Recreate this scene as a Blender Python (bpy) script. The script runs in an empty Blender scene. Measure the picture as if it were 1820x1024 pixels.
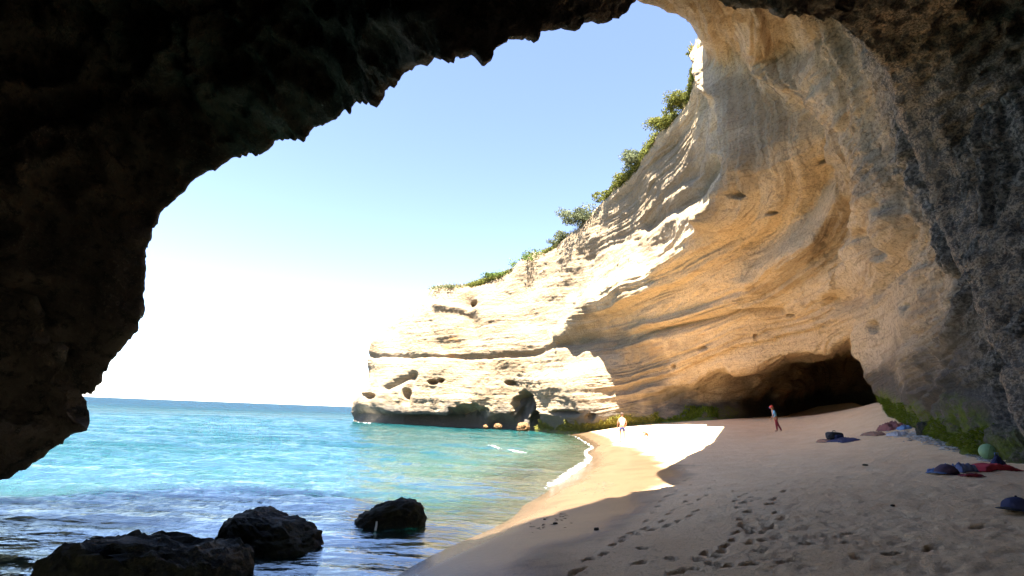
import bpy, bmesh, math, random
import numpy as np
from mathutils import Vector, Matrix

# ------------------------------------------------------------------ camera
CAM = np.array([0.0, 0.0, 2.2])            # water level is z = 0
F = 910.0                                   # focal length in photo pixels (18 mm on 36 mm)
ROLL = math.atan(0.0383)
PITCH = math.radians(13.7)
SUN = np.array([-0.126, -0.295, 1.0]); SUN /= np.linalg.norm(SUN)
sc = bpy.context.scene
COL = sc.collection
_U = np.array([0, -math.sin(PITCH), math.cos(PITCH)])
_F = np.array([0, math.cos(PITCH), math.sin(PITCH)])
_X = np.array([1.0, 0, 0])
RIGHT = math.cos(ROLL) * _X + math.sin(ROLL) * _U
UP = -math.sin(ROLL) * _X + math.cos(ROLL) * _U
cd = bpy.data.cameras.new('camera'); cam = bpy.data.objects.new('camera', cd); COL.objects.link(cam)
cd.sensor_width = 36; cd.lens = 18; cd.clip_start = 0.05; cd.clip_end = 30000
m = Matrix.Identity(4)
for i in range(3):
    m[i][0] = RIGHT[i]; m[i][1] = UP[i]; m[i][2] = -_F[i]; m[i][3] = CAM[i]
cam.matrix_world = m
sc.camera = cam

# ------------------------------------------------------------------ sky, sun, exposure
w = bpy.data.worlds.new('World'); sc.world = w; w.use_nodes = True
nt = w.node_tree; nt.nodes.clear()
out = nt.nodes.new('ShaderNodeOutputWorld'); bg = nt.nodes.new('ShaderNodeBackground')
sky = nt.nodes.new('ShaderNodeTexSky'); sky.sky_type = 'NISHITA'; sky.sun_disc = False
sky.sun_elevation = math.asin(SUN[2]); sky.sun_rotation = math.atan2(SUN[0], SUN[1])
sky.air_density = 0.65; sky.dust_density = 0.05; sky.ozone_density = 2.0
bg.inputs[1].default_value = 0.054
tint = nt.nodes.new('ShaderNodeMix'); tint.data_type = 'RGBA'; tint.blend_type = 'MULTIPLY'; tint.inputs[0].default_value = 1.0
tint.inputs[7].default_value = (1.06, 0.92, 0.89, 1)          # slightly warm white balance of the sky
nt.links.new(sky.outputs[0], tint.inputs[6]); nt.links.new(tint.outputs[2], bg.inputs[0]); nt.links.new(bg.outputs[0], out.inputs[0])
sl = bpy.data.lights.new('sun', 'SUN'); sl.energy = 4.5; sl.angle = math.radians(0.5); sl.color = (1.0, 0.93, 0.82)
so = bpy.data.objects.new('sun', sl); COL.objects.link(so)
so.rotation_euler = Vector(SUN.tolist()).to_track_quat('Z', 'Y').to_euler()
sc.view_settings.view_transform = 'Standard'; sc.view_settings.look = 'None'
sc.view_settings.exposure = 3.55; sc.view_settings.gamma = 1.0
sc.cycles.max_bounces = 9; sc.cycles.diffuse_bounces = 7; sc.cycles.glossy_bounces = 3
sc.cycles.transparent_max_bounces = 8; sc.cycles.use_denoising = True
sc.cycles.sample_clamp_indirect = 6.0
sc.cycles.caustics_reflective = False; sc.cycles.caustics_refractive = False

# ------------------------------------------------------------------ helpers
def ray(px, py):
    xr = (np.asarray(px, float) - 910) / F; yr = -(np.asarray(py, float) - 512) / F
    return xr[..., None] * RIGHT + yr[..., None] * UP + _F
def PY(px, py, Y):
    d = ray(px, py); return CAM + d * (np.asarray(Y, float) / d[..., 1])[..., None]
def PZ(px, py, z):
    d = ray(px, py); return CAM + d * ((z - CAM[2]) / d[..., 2])[..., None]
def proj(P):
    q = P - CAM; zf = np.maximum(q @ _F, 1e-3)
    return 910 + F * (q @ RIGHT) / zf, 512 - F * (q @ UP) / zf
def sstep(a, b, x):
    t = np.clip((x - a) / (b - a), 0, 1); return t * t * (3 - 2 * t)

_rng = np.random.RandomState(7)
_PERM = np.concatenate([_rng.permutation(256)] * 3)
_G = _rng.normal(size=(256, 3)); _G /= np.linalg.norm(_G, axis=1)[:, None]
def noise(P):
    P = np.asarray(P, float); I = np.floor(P).astype(np.int64); f = P - I; I &= 255
    u = f * f * f * (f * (f * 6 - 15) + 10)
    res = 0
    for dx in (0, 1):
        a = _PERM[(I[:, 0] + dx) & 255]
        wx = u[:, 0] if dx else 1 - u[:, 0]
        for dy in (0, 1):
            b = _PERM[a + ((I[:, 1] + dy) & 255)]
            wy = u[:, 1] if dy else 1 - u[:, 1]
            for dz in (0, 1):
                g = _G[_PERM[b + ((I[:, 2] + dz) & 255)]]
                wz = u[:, 2] if dz else 1 - u[:, 2]
                dot = g[:, 0] * (f[:, 0] - dx) + g[:, 1] * (f[:, 1] - dy) + g[:, 2] * (f[:, 2] - dz)
                res = res + wx * wy * wz * dot
    return res * 1.5
def fbm(P, octv=4, gain=0.5, lac=2.03):
    a = 1.0; s = 0
    P = np.asarray(P, float)
    for i in range(octv):
        s = s + a * noise(P + i * 17.3); P = P * lac; a *= gain
    return s
def ridged(P, octv=3, gain=0.5):
    a = 1.0; s = 0
    for i in range(octv):
        s = s + a * (1 - 2 * np.abs(noise(P + i * 9.1))); P = P * 2.05; a *= gain
    return s

def pchip_axis(A, ts):
    """monotone cubic interpolation of A (n, ...) at parameters ts (index units)"""
    n = A.shape[0]; d = np.diff(A, axis=0)
    m_ = np.zeros_like(A)
    p, q = d[:-1], d[1:]
    with np.errstate(divide='ignore', invalid='ignore'):
        h = np.where(p * q > 0, 2 * p * q / (p + q), 0.0)
    m_[1:-1] = np.nan_to_num(h) * 0.6 + 0.4 * 0.5 * (p + q); m_[0] = d[0]; m_[-1] = d[-1]
    i = np.clip(np.floor(ts).astype(int), 0, n - 2); t = ts - i
    t = t.reshape((-1,) + (1,) * (A.ndim - 1))
    h00 = 2*t**3 - 3*t**2 + 1; h10 = t**3 - 2*t**2 + t; h01 = -2*t**3 + 3*t**2; h11 = t**3 - t**2
    return h00 * A[i] + h10 * m_[i] + h01 * A[i + 1] + h11 * m_[i + 1]
def spread(weights, total):
    weights = np.maximum(np.asarray(weights, float), 1e-6)
    k = np.maximum(np.round(weights / weights.sum() * total).astype(int), 1)
    ts = [i + np.arange(c) / c for i, c in enumerate(k)]
    return np.append(np.concatenate(ts), len(weights))

def grid_mesh(name, P, mat=None, attrs=None, flip=False, smooth=True):
    """P (nu, nv, 3) -> mesh object"""
    nu, nv = P.shape[:2]
    idx = np.arange(nu * nv).reshape(nu, nv)
    a, b, c, d = idx[:-1, :-1].ravel(), idx[1:, :-1].ravel(), idx[1:, 1:].ravel(), idx[:-1, 1:].ravel()
    quads = np.stack([a, d, c, b] if flip else [a, b, c, d], 1)
    me = bpy.data.meshes.new(name)
    me.vertices.add(nu * nv); me.vertices.foreach_set('co', P.astype(np.float32).ravel())
    nf = len(quads)
    me.loops.add(nf * 4); me.loops.foreach_set('vertex_index', quads.astype(np.int32).ravel())
    me.polygons.add(nf)
    me.polygons.foreach_set('loop_start', np.arange(0, nf * 4, 4, dtype=np.int32))
    me.polygons.foreach_set('use_smooth', np.full(nf, smooth))
    me.update(calc_edges=True)
    for k, v in (attrs or {}).items():
        at = me.attributes.new(k, 'FLOAT', 'POINT'); at.data.foreach_set('value', np.asarray(v, np.float32).ravel())
    ob = bpy.data.objects.new(name, me); COL.objects.link(ob)
    if mat: me.materials.append(mat)
    return ob
def tri_mesh(name, V, Fc, mat=None, parent=None, smooth=False, attrs=None):
    """V (n,3), Fc (m,k) constant k"""
    V = np.asarray(V, np.float32); Fc = np.asarray(Fc, np.int32); k = Fc.shape[1]
    me = bpy.data.meshes.new(name)
    me.vertices.add(len(V)); me.vertices.foreach_set('co', V.ravel())
    me.loops.add(Fc.size); me.loops.foreach_set('vertex_index', Fc.ravel())
    me.polygons.add(len(Fc)); me.polygons.foreach_set('loop_start', np.arange(0, Fc.size, k, dtype=np.int32))
    me.polygons.foreach_set('use_smooth', np.full(len(Fc), smooth))
    me.update(calc_edges=True)
    for kk, v in (attrs or {}).items():
        at = me.attributes.new(kk, 'FLOAT', 'POINT'); at.data.foreach_set('value', np.asarray(v, np.float32).ravel())
    ob = bpy.data.objects.new(name, me); COL.objects.link(ob)
    if mat: me.materials.append(mat)
    if parent is not None: ob.parent = parent
    return ob
def grid_normals(P):
    du = np.gradient(P, axis=0); dv = np.gradient(P, axis=1)
    n = np.cross(du, dv); n /= np.maximum(np.linalg.norm(n, axis=-1, keepdims=True), 1e-9)
    return n
def tag(o, label=None, cat=None, group=None, kind=None):
    if label: o['label'] = label
    if cat: o['category'] = cat
    if group: o['group'] = group
    if kind: o['kind'] = kind
    return o
def empty(name, loc, rz=0.0):
    o = bpy.data.objects.new(name, None); COL.objects.link(o); o.location = loc; o.rotation_euler = (0, 0, rz)
    o.empty_display_size = 0.2
    return o

# ---- node material helper
class NM:
    def __init__(self, name):
        self.m = bpy.data.materials.new(name); self.m.use_nodes = True
        self.t = self.m.node_tree; self.t.nodes.clear()
        self.out = self.n('ShaderNodeOutputMaterial')
    def n(self, typ, **kw):
        x = self.t.nodes.new(typ)
        for k, v in kw.items(): setattr(x, k, v)
        return x
    def l(self, a, b): self.t.links.new(a, b)
    def put(self, sock, v):
        if hasattr(v, 'is_linked') or isinstance(v, bpy.types.NodeSocket): self.l(v, sock)
        elif isinstance(v, (tuple, list)) and len(v) == 3 and sock.type == 'RGBA': sock.default_value = (*v, 1)
        else: sock.default_value = v
    def attr(self, name): return self.n('ShaderNodeAttribute', attribute_name=name).outputs['Fac']
    def pos(self): return self.n('ShaderNodeNewGeometry').outputs['Position']
    def obj(self): return self.n('ShaderNodeTexCoord').outputs['Object']
    def scale(self, vec, s):
        x = self.n('ShaderNodeMapping'); self.l(vec, x.inputs[0]); x.inputs['Scale'].default_value = s if isinstance(s, (tuple, list)) else (s, s, s)
        return x.outputs[0]
    def noise(self, vec, sc_, det=4, rough=0.55, dist=0.0):
        x = self.n('ShaderNodeTexNoise'); self.l(vec, x.inputs['Vector'])
        x.inputs['Scale'].default_value = sc_; x.inputs['Detail'].default_value = det
        x.inputs['Roughness'].default_value = rough; x.inputs['Distortion'].default_value = dist
        return x.outputs['Fac']
    def voro(self, vec, sc_, feat='F1'):
        x = self.n('ShaderNodeTexVoronoi', feature=feat); self.l(vec, x.inputs['Vector']); x.inputs['Scale'].default_value = sc_
        return x.outputs['Distance']
    def math(self, op, a, b=0.0, c=None, clamp=False):
        x = self.n('ShaderNodeMath', operation=op, use_clamp=clamp)
        self.put(x.inputs[0], a); self.put(x.inputs[1], b)
        if c is not None: self.put(x.inputs[2], c)
        return x.outputs[0]
    def rng(self, v, a, b, c=0.0, d=1.0):
        x = self.n('ShaderNodeMapRange'); x.interpolation_type = 'SMOOTHSTEP'
        self.put(x.inputs[0], v)
        for i, q in enumerate((a, b, c, d)): x.inputs[i + 1].default_value = q
        return x.outputs[0]
    def mix(self, fac, a, b, mode='MIX'):
        x = self.n('ShaderNodeMix', data_type='RGBA', blend_type=mode)
        self.put(x.inputs[0], fac); self.put(x.inputs[6], a); self.put(x.inputs[7], b)
        return x.outputs[2]
    def bump(self, h, strength=0.5, dist=0.1, normal=None):
        x = self.n('ShaderNodeBump'); self.l(h, x.inputs['Height'])
        x.inputs['Strength'].default_value = strength; x.inputs['Distance'].default_value = dist
        if normal is not None: self.l(normal, x.inputs['Normal'])
        return x.outputs[0]
    def principled(self, col, rough=0.9, normal=None, spec=0.2, **kw):
        x = self.n('ShaderNodeBsdfPrincipled')
        self.put(x.inputs['Base Color'], col); self.put(x.inputs['Roughness'], rough)
        self.put(x.inputs['Specular IOR Level'], spec)
        for k, v in kw.items(): self.put(x.inputs[k], v)
        if normal is not None: self.l(normal, x.inputs['Normal'])
        self.l(x.outputs[0], self.out.inputs[0])
        return x
def plain(name, col, rough=0.8, var=0.25, scale=30.0, spec=0.3, bump=0.0, **kw):
    k = NM(name); v = k.obj(); n1 = k.noise(v, scale, 4)
    c = k.mix(n1, tuple(x * (1 - var) for x in col), tuple(min(1, x * (1 + var)) for x in col))
    nrm = k.bump(k.noise(v, scale * 2, 3), bump, 0.02) if bump else None
    k.principled(c, rough, nrm, spec, **kw)
    return k.m

#@@STRUCTURE
# ------------------------------------------------------------------ sand heights
_sp = []
def _s(px, py, Y=None, z=None):
    p = PZ(px, py, z) if Y is None else PY(px, py, Y); _sp.append(p)
for a in [(720,1015),(800,975),(875,940),(930,897),(985,865),(1030,837),(1055,812),(1058,795),(1035,781),(1000,771),(955,763)]:
    _s(*a, z=0.03)
for a in [(1085,783),(1140,805),(1190,855),(1130,905),(1060,945),(900,1005)]:
    _s(*a, z=0.50)
_s(1105, 787, 33); _s(1150, 792, 32); _s(1305, 765, 35); _s(1388, 767, 34)
for a in [(1060,765,57.5),(1170,753,52),(1280,747,47),(1380,742,53),(1470,735,58),(1540,729,60),(1577,726,28.5),(1600,745,25),
          (1660,772,19.5),(1740,800,15),(1830,840,11),(1500,780,24),(1480,783,26)]:
    _s(*a)
for a in [(1000,1024,.55),(1200,1024,.72),(1400,1024,.85),(1600,1024,.98),(1820,1024,1.1),(1300,900,.95),(1500,900,1.15),(1700,900,1.28),(1700,835,1.5)]:
    _s(a[0], a[1], z=a[2])
for x, y, z in [(-10,10,-1.0),(-4,6,-.7),(-5,20,-1.4),(-10,40,-3),(2,45,-1.6),(5,62,-.9),(-30,80,-5),(-4,30,-2),(-1,14,-.8),(-8,2,-1),(-3,2,-.3),
                (0,0,.55),(2,0,.75),(6,2,1.2),(10,2,1.5),(0,-6,.8),(8,-6,1.6),(-8,-6,-.4),(-16,0,-2),(14,5,2),(30,35,5),(24,24,4.0),(40,60,5),(-20,20,-2.6),(-25,50,-4)]:
    _sp.append(np.array([x, y, z], float))
_sp = np.array(_sp)
def _warp(xy): # even out the wide range of distances
    return xy / (6 + np.linalg.norm(xy, axis=-1, keepdims=True)) ** 0.5
_sq = _warp(_sp[:, :2])
def _tps(r): return np.where(r > 0, r * r * np.log(np.maximum(r, 1e-9)), 0)
_A = _tps(np.linalg.norm(_sq[:, None] - _sq[None], axis=-1)) + 0.02 * np.eye(len(_sq))
_Pm = np.hstack([np.ones((len(_sq), 1)), _sq])
_M = np.block([[_A, _Pm], [_Pm.T, np.zeros((3, 3))]])
_W = np.linalg.solve(_M, np.concatenate([_sp[:, 2], np.zeros(3)]))
def sand_z(x, y):
    q = _warp(np.stack([np.asarray(x, float), np.asarray(y, float)], -1).reshape(-1, 2)); o = np.empty(len(q))
    for i in range(0, len(q), 40000):
        c = q[i:i + 40000]; r = np.linalg.norm(c[:, None] - _sq[None], axis=-1)
        o[i:i + 40000] = _tps(r) @ _W[:-3] + _W[-3] + c @ _W[-2:]
    return np.clip(o, -6, 7).reshape(np.shape(x))
def on_sand(px, py):
    d = ray(px, py); t = np.geomspace(1.5, 90, 260)
    for _ in range(2):
        P = CAM + t[:, None] * d; z = sand_z(P[:, 0], P[:, 1]); k = np.argmax(P[:, 2] < z); k = k if k > 0 else len(t) - 1
        if _ == 0: t = np.linspace(t[max(k - 1, 0)], t[k], 24)
    return np.array([P[k, 0], P[k, 1], z[k]])

# ------------------------------------------------------------------ sea cliff (headland, brow, hollow, deep cave, right wall)
ST = [ # rows: base, foot, low, seam, brow, upper, lip   as (px, py, Y)
 [(628,747,84),(629,730,83),(652,690,83),(662,634,83.3),(668,612,83.6),(690,585,84),(725,556,85)],
 [(690,755,73),(690,738,71.5),(695,690,72),(705,634,72.6),(712,612,73),(735,570,74),(770,520,76)],
 [(790,759,71),(790,740,68.5),(795,690,69),(800,634,69.6),(803,612,70),(800,565,71),(812,514,73.5)],
 [(900,761,70),(900,735,67.5),(900,690,67.5),(900,630,68),(895,600,68.6),(890,550,70),(872,499,73)],
 [(980,763,64),(980,735,62),(985,690,61.8),(1000,608,62.6),(1000,585,63.6),(985,520,66.5),(935,463,71)],
 [(1060,767,57.6),(1062,735,55.6),(1075,690,55.4),(1085,590,56.8),(1075,540,56.5),(1060,470,60.5),(1005,425,66.5)],
 [(1170,755,52),(1170,720,52.5),(1180,660,51),(1190,570,48),(1170,495,47),(1130,400,53),(1075,362,60)],
 [(1280,749,49),(1282,715,52),(1285,645,45),(1290,550,40.5),(1250,440,39.5),(1190,310,46),(1135,293,52)],
 [(1380,744,58),(1388,710,60),(1390,626,42),(1380,520,36.5),(1310,385,35),(1240,230,39.5),(1205,193,43)],
 [(1470,737,66),(1480,700,68),(1465,612,38),(1440,490,32),(1370,330,30.5),(1290,150,34.5),(1253,88,37)],
 [(1540,731,66),(1560,695,66),(1503,603,34),(1490,460,30),(1430,280,27),(1330,110,29),(1250,50,30)],
 [(1640,717,52),(1640,690,52),(1526,600,31),(1525,440,28),(1470,250,25),(1365,85,25.5),(1228,35,25)],
 [(1640,720,38),(1620,690,35),(1528,606,29.5),(1535,435,27),(1490,235,23.5),(1385,65,23.5),(1198,22,21)],
 [(1577,727,28),(1553,682,28),(1512,612,28.6),(1545,430,26),(1505,220,22),(1410,45,21),(1168,11,17.5)],
 [(1602,748,25),(1590,690,25.3),(1572,600,25.3),(1580,410,23.5),(1545,190,20),(1450,10,18.5),(1142,0,15)],
 [(1660,775,19.5),(1650,700,20),(1640,600,20),(1640,370,18.8),(1600,130,16.5),(1490,-50,15.5),(1118,-20,13.2)],
 [(1740,803,15),(1735,700,15.6),(1725,580,16),(1720,320,16),(1680,50,15),(1540,-160,14),(1140,-60,10.6)],
 [(1830,845,12.2),(1830,700,13.5),(1820,550,14),(1810,250,14),(1780,-50,13.5),(1600,-310,12),(1200,-150,9)],
 [(2100,960,10),(2100,750,11),(2080,500,12),(2060,150,12),(2000,-200,12),(1750,-500,10),(1300,-300,8)],
]
CEIL = {7: (1287,668,49.5), 8: (1391,652,55), 9: (1470,640,61), 10: (1522,640,60), 11: (1560,640,45)}
C = []
for i, st in enumerate(ST):
    pts = [PY(*p) for p in st]
    b = pts[0].copy(); b[2] -= 2.5
    pts.insert(2, PY(*CEIL[i]) if i in CEIL else pts[1] * .5 + pts[2] * .5)
    lip = pts[-1]; prev = pts[-2]
    if i <= 9:
        d = np.array([lip[0], lip[1], 0]); d /= np.linalg.norm(d)
        e1 = lip + d * 3 + np.array([0, 0, .5]); e2 = lip + d * 9 + np.array([0, 0, 1.2]); e3 = lip + d * 40 + np.array([0, 0, 2])
    else:
        d = prev - lip; d[2] = 0; d /= np.linalg.norm(d)
        e1 = lip + np.array([0, 0, 1.3]) + d * .8; e2 = lip + np.array([0, 0, 3.0]) + d * 5; e3 = lip + np.array([0, 0, 4]) + d * 25
    C.append([b] + pts + [e1, e2, e3])
C = np.array(C)
back = C[0] + np.array([6, 16, 0]); back[-3:, :2] = C[0][-3:, :2] + np.array([8, 10])
back2 = back + np.array([25, 12, 0])
C = np.concatenate([back2[None], back[None], C], 0)
def px_len(A, axis):
    px, py = proj(A.reshape(-1, 3)); px = np.clip(px, -200, 2000).reshape(A.shape[:2]); py = np.clip(py, -200, 1200).reshape(A.shape[:2])
    d = np.hypot(np.diff(px, axis=axis), np.diff(py, axis=axis))
    return d
NU, NV = 920, 440
wu = np.percentile(px_len(C, 0), 70, axis=1); wu[:2] = 6; wu = np.clip(wu, 8, 110)
wv = np.percentile(px_len(C, 1), 70, axis=0); wv[0] = 4; wv[-2:] = (12, 12); wv[-3] = 30
tu, tv = spread(wu, NU), spread(wv, NV)
B = pchip_axis(C, tu)
B = np.swapaxes(pchip_axis(np.swapaxes(B, 0, 1), tv), 0, 1)
N0 = grid_normals(B)
shp = B.shape[:2]
BP = B.reshape(-1, 3); PX, PYY = proj(BP)
VV = np.broadcast_to(tv[None, :], shp).ravel(); UU = np.broadcast_to(tu[:, None], shp).ravel()
dist = np.linalg.norm(BP - CAM, axis=1)
front = (VV < 9.2)
def polydist(poly):
    best = np.full(len(PX), 1e9)
    for (x0, y0), (x1, y1) in zip(poly[:-1], poly[1:]):
        dx, dy = x1 - x0, y1 - y0; t = np.clip(((PX - x0) * dx + (PYY - y0) * dy) / (dx * dx + dy * dy), 0, 1)
        best = np.minimum(best, np.hypot(PX - x0 - t * dx, PYY - y0 - t * dy))
    return best
warp = np.stack([fbm(BP * .06 + k * 31, 3) for k in (0, 1, 2)], 1)
disp = np.zeros(len(BP))
far = sstep(25, 60, dist)
# broad swells
disp += (0.5 + 0.5 * far) * fbm(BP * 0.13 + 3, 2)
# beds of rock: layers that run level and stand proud by turns
zz = BP[:, 2] + 1.2 * warp[:, 0] + 0.02 * BP[:, 0]
Q = np.stack([BP[:, 0] * .035 + warp[:, 1] * .3, BP[:, 1] * .035, zz * .55], 1)
lay = fbm(Q, 2)
Q2 = np.stack([BP[:, 0] * .08, BP[:, 1] * .08, zz * 1.7 + 5], 1)
lay2 = ridged(Q2, 2)
disp += (0.22 - 0.10 * far) * lay + (0.10 - .06 * far) * lay2
# curved beds that sweep round the hollow of the wall
ARCS = [(-1, [(700,570),(812,514),(935,463),(1075,362),(1205,193),(1250,95),(1215,35),(1150,0)]),
 (0, [(680,600),(900,560),(1080,510),(1200,440),(1290,360),(1320,270),(1300,160),(1255,70),(1200,0)]),
 (1, [(660,633),(870,634),(1000,606),(1180,560),(1330,500),(1440,410),(1470,310),(1420,180),(1330,70),(1270,0)]),
 (2, [(640,695),(850,690),(1040,645),(1220,602),(1400,560),(1540,490),(1600,400),(1590,310),(1510,180),(1410,60),(1370,-20)]),
 (3, [(630,735),(1000,720),(1170,690),(1300,640),(1400,615),(1500,600),(1580,560),(1660,480),(1690,400),(1655,270),(1560,90),(1500,-20)]),
 (4, [(1577,727),(1640,690),(1760,620),(1820,500),(1830,300),(1750,50)])]
num = 0; den = 0
for val, poly in ARCS:
    w_ = 1.0 / (polydist(poly) + 9) ** 2; num = num + val * w_; den = den + w_
bed = num / den
sweep = sstep(980, 1150, PX) * front * (BP[:, 1] < 62)
Qb = np.stack([bed * 3.2 + .5 * warp[:, 1], UU * .22, VV * .12], 1)
disp += sweep * (.55 * fbm(Qb, 2) + .16 * ridged(Qb * np.array([3.1, 2.2, 2.2]) + 8, 2) + .06 * ridged(Qb * np.array([9, 6, 6]) + 3, 2))
# weathering
r1 = fbm(BP * .55 + 11, 4, .55)
disp += (0.16 - .02 * far) * r1
disp += 0.05 * ridged(BP * 2.1 + 4, 3) * (1 - .5 * far)
pit = np.clip(noise(BP * 1.1 + 40) - .25, 0, 1); disp -= pit * .5 * (1 - .6 * far)
# single features: (polyline in the wall, half width, height out of the wall)
FEAT = [
 ([(1000,600),(1060,547),(1170,497),(1250,442),(1300,385)], 22, .9),
 ([(1000,612),(1090,600),(1300,562),(1380,560)], 8, -.5),
 ([(1250,60),(1300,150),(1335,230),(1345,300),(1300,390)], 26, 1.0),
 ([(1420,190),(1455,235),(1460,300),(1410,380),(1330,440)], 42, -.9),
 ([(1340,60),(1440,170),(1500,260),(1505,330),(1440,430),(1330,500)], 22, .7),
 ([(1450,120),(1560,260),(1590,340),(1560,430),(1480,500)], 26, .5),
 ([(1585,420),(1600,470),(1560,510),(1470,545)], 16, -.6),
 ([(1545,520),(1600,455),(1625,380)], 12, .45),
 ([(1250,120),(1262,170),(1225,230),(1170,300)], 16, -.5),
 ([(1300,180),(1290,280),(1230,350),(1150,400)], 12, -.6),
 ([(660,633),(760,634),(870,636),(950,628),(1010,610)], 4, -.35),
 ([(640,735),(720,752),(850,752)], 10, -1.4),
 ([(690,690),(735,665)], 6, -.7), ([(720,712),(733,670)], 7, -.8),
 ([(835,540),(835,560),(845,600)], 12, -1.0),
 ([(780,548),(845,552)], 8, .9),
 ([(1300,640),(1400,614),(1500,601)], 9, .5),
 ([(1700,440),(1720,500),(1740,540)], 9, -.5),
 ([(1640,140),(1690,320),(1740,470)], 30, .5),
]
for poly, wd, amp in FEAT:
    d_ = polydist(poly) + 6 * warp[:, 2] * (wd / 20)
    disp += np.where(front, np.where(PX < 990, 1.0, 1.7) * amp * np.exp(-(d_ / wd) ** 2), 0)
HOLES = [(832,737,36,17,5),(925,726,18,28,5),(946,748,9,16,6),(720,700,7,10,1.3),(1555,582,11,12,1.6),(1343,344,7,6,.9),(1366,380,5,4,1.0),
 (1440,258,7,6,.8),(1427,298,6,5,.8),(1343,603,4,3,1.2),(1203,648,4,4,1.2),(1250,620,8,3,.9),(1395,568,8,4,.8),(1672,520,5,8,.7),(1614,495,5,8,.6),
 (1618,545,6,7,.6),(660,705,10,6,1.4),(842,535,6,5,1.6),(770,680,8,5,1.3),(785,677,5,4,1.3),(903,680,8,5,1.2),(1048,743,9,7,1.5),(1000,735,30,7,1.2)]
for hx, hy, rx, ry, dep in HOLES:
    q = np.hypot((PX - hx) / rx, (PYY - hy) / ry) + .25 * noise(BP * 1.3 + 70)
    disp -= np.where(front, dep * (1 - sstep(.5, 1.15, q)), 0)
fade = (1 - sstep(9.6, 10.5, VV) * .5) * (1 - .85 * np.exp(-((VV - 8.1) / .7) ** 2) * sstep(10.6, 11.4, UU))
damp = 1 - .7 * sstep(11.2, 12.2, UU) * (1 - sstep(16.2, 17.2, UU)) * (1 - sstep(4.2, 5.0, VV))
W = BP + N0.reshape(-1, 3) * (disp * fade * damp)[:, None]
# rock stains, with tones that offset sun on the headland and shade inside
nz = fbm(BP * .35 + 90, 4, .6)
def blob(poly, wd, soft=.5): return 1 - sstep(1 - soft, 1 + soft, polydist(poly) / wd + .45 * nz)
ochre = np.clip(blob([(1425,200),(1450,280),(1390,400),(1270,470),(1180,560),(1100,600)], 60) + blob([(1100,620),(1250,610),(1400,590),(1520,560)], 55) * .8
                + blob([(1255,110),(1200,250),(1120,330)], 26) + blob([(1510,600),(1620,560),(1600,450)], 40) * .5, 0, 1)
pale = np.clip(.6 * blob([(1330,150),(1380,230),(1345,320),(1280,400)], 22) + .35 * blob([(1400,120),(1520,280),(1510,400),(1420,480)], 30) + .9 * blob([(650,620),(900,620),(1100,690)], 120) + .9 * blob([(850,540),(1000,480),(1120,400),(1200,300)], 70), 0, 1)  # weathered ribs, plus the sunlit headland that gets a darker tone
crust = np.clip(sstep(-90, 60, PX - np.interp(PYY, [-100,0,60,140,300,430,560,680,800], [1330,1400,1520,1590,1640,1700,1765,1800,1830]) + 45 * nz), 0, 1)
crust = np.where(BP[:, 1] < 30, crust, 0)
floor_z = sand_z(BP[:, 0], BP[:, 1])
hb = BP[:, 2] - np.maximum(floor_z, 0)
tide = (1 - sstep(1.2, 3.6, (hb + 1.4 * nz) * np.where((PX > 1570) & (BP[:, 1] < 30), .8, 1)))
algae = (1 - sstep(.3, 1.2, hb + .8 * nz)) * np.clip(sstep(930, 960, PX) * (1 - sstep(1290, 1330, PX)) + sstep(1555, 1580, PX) * (BP[:, 1] < 29), 0, 1)
orangeflash = .6 * sstep(-.1, .35, fbm(BP * 1.3 + 5, 3)) * blob([(808,596),(801,612),(806,629)], 13, .6) * (PX < 900)

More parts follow.
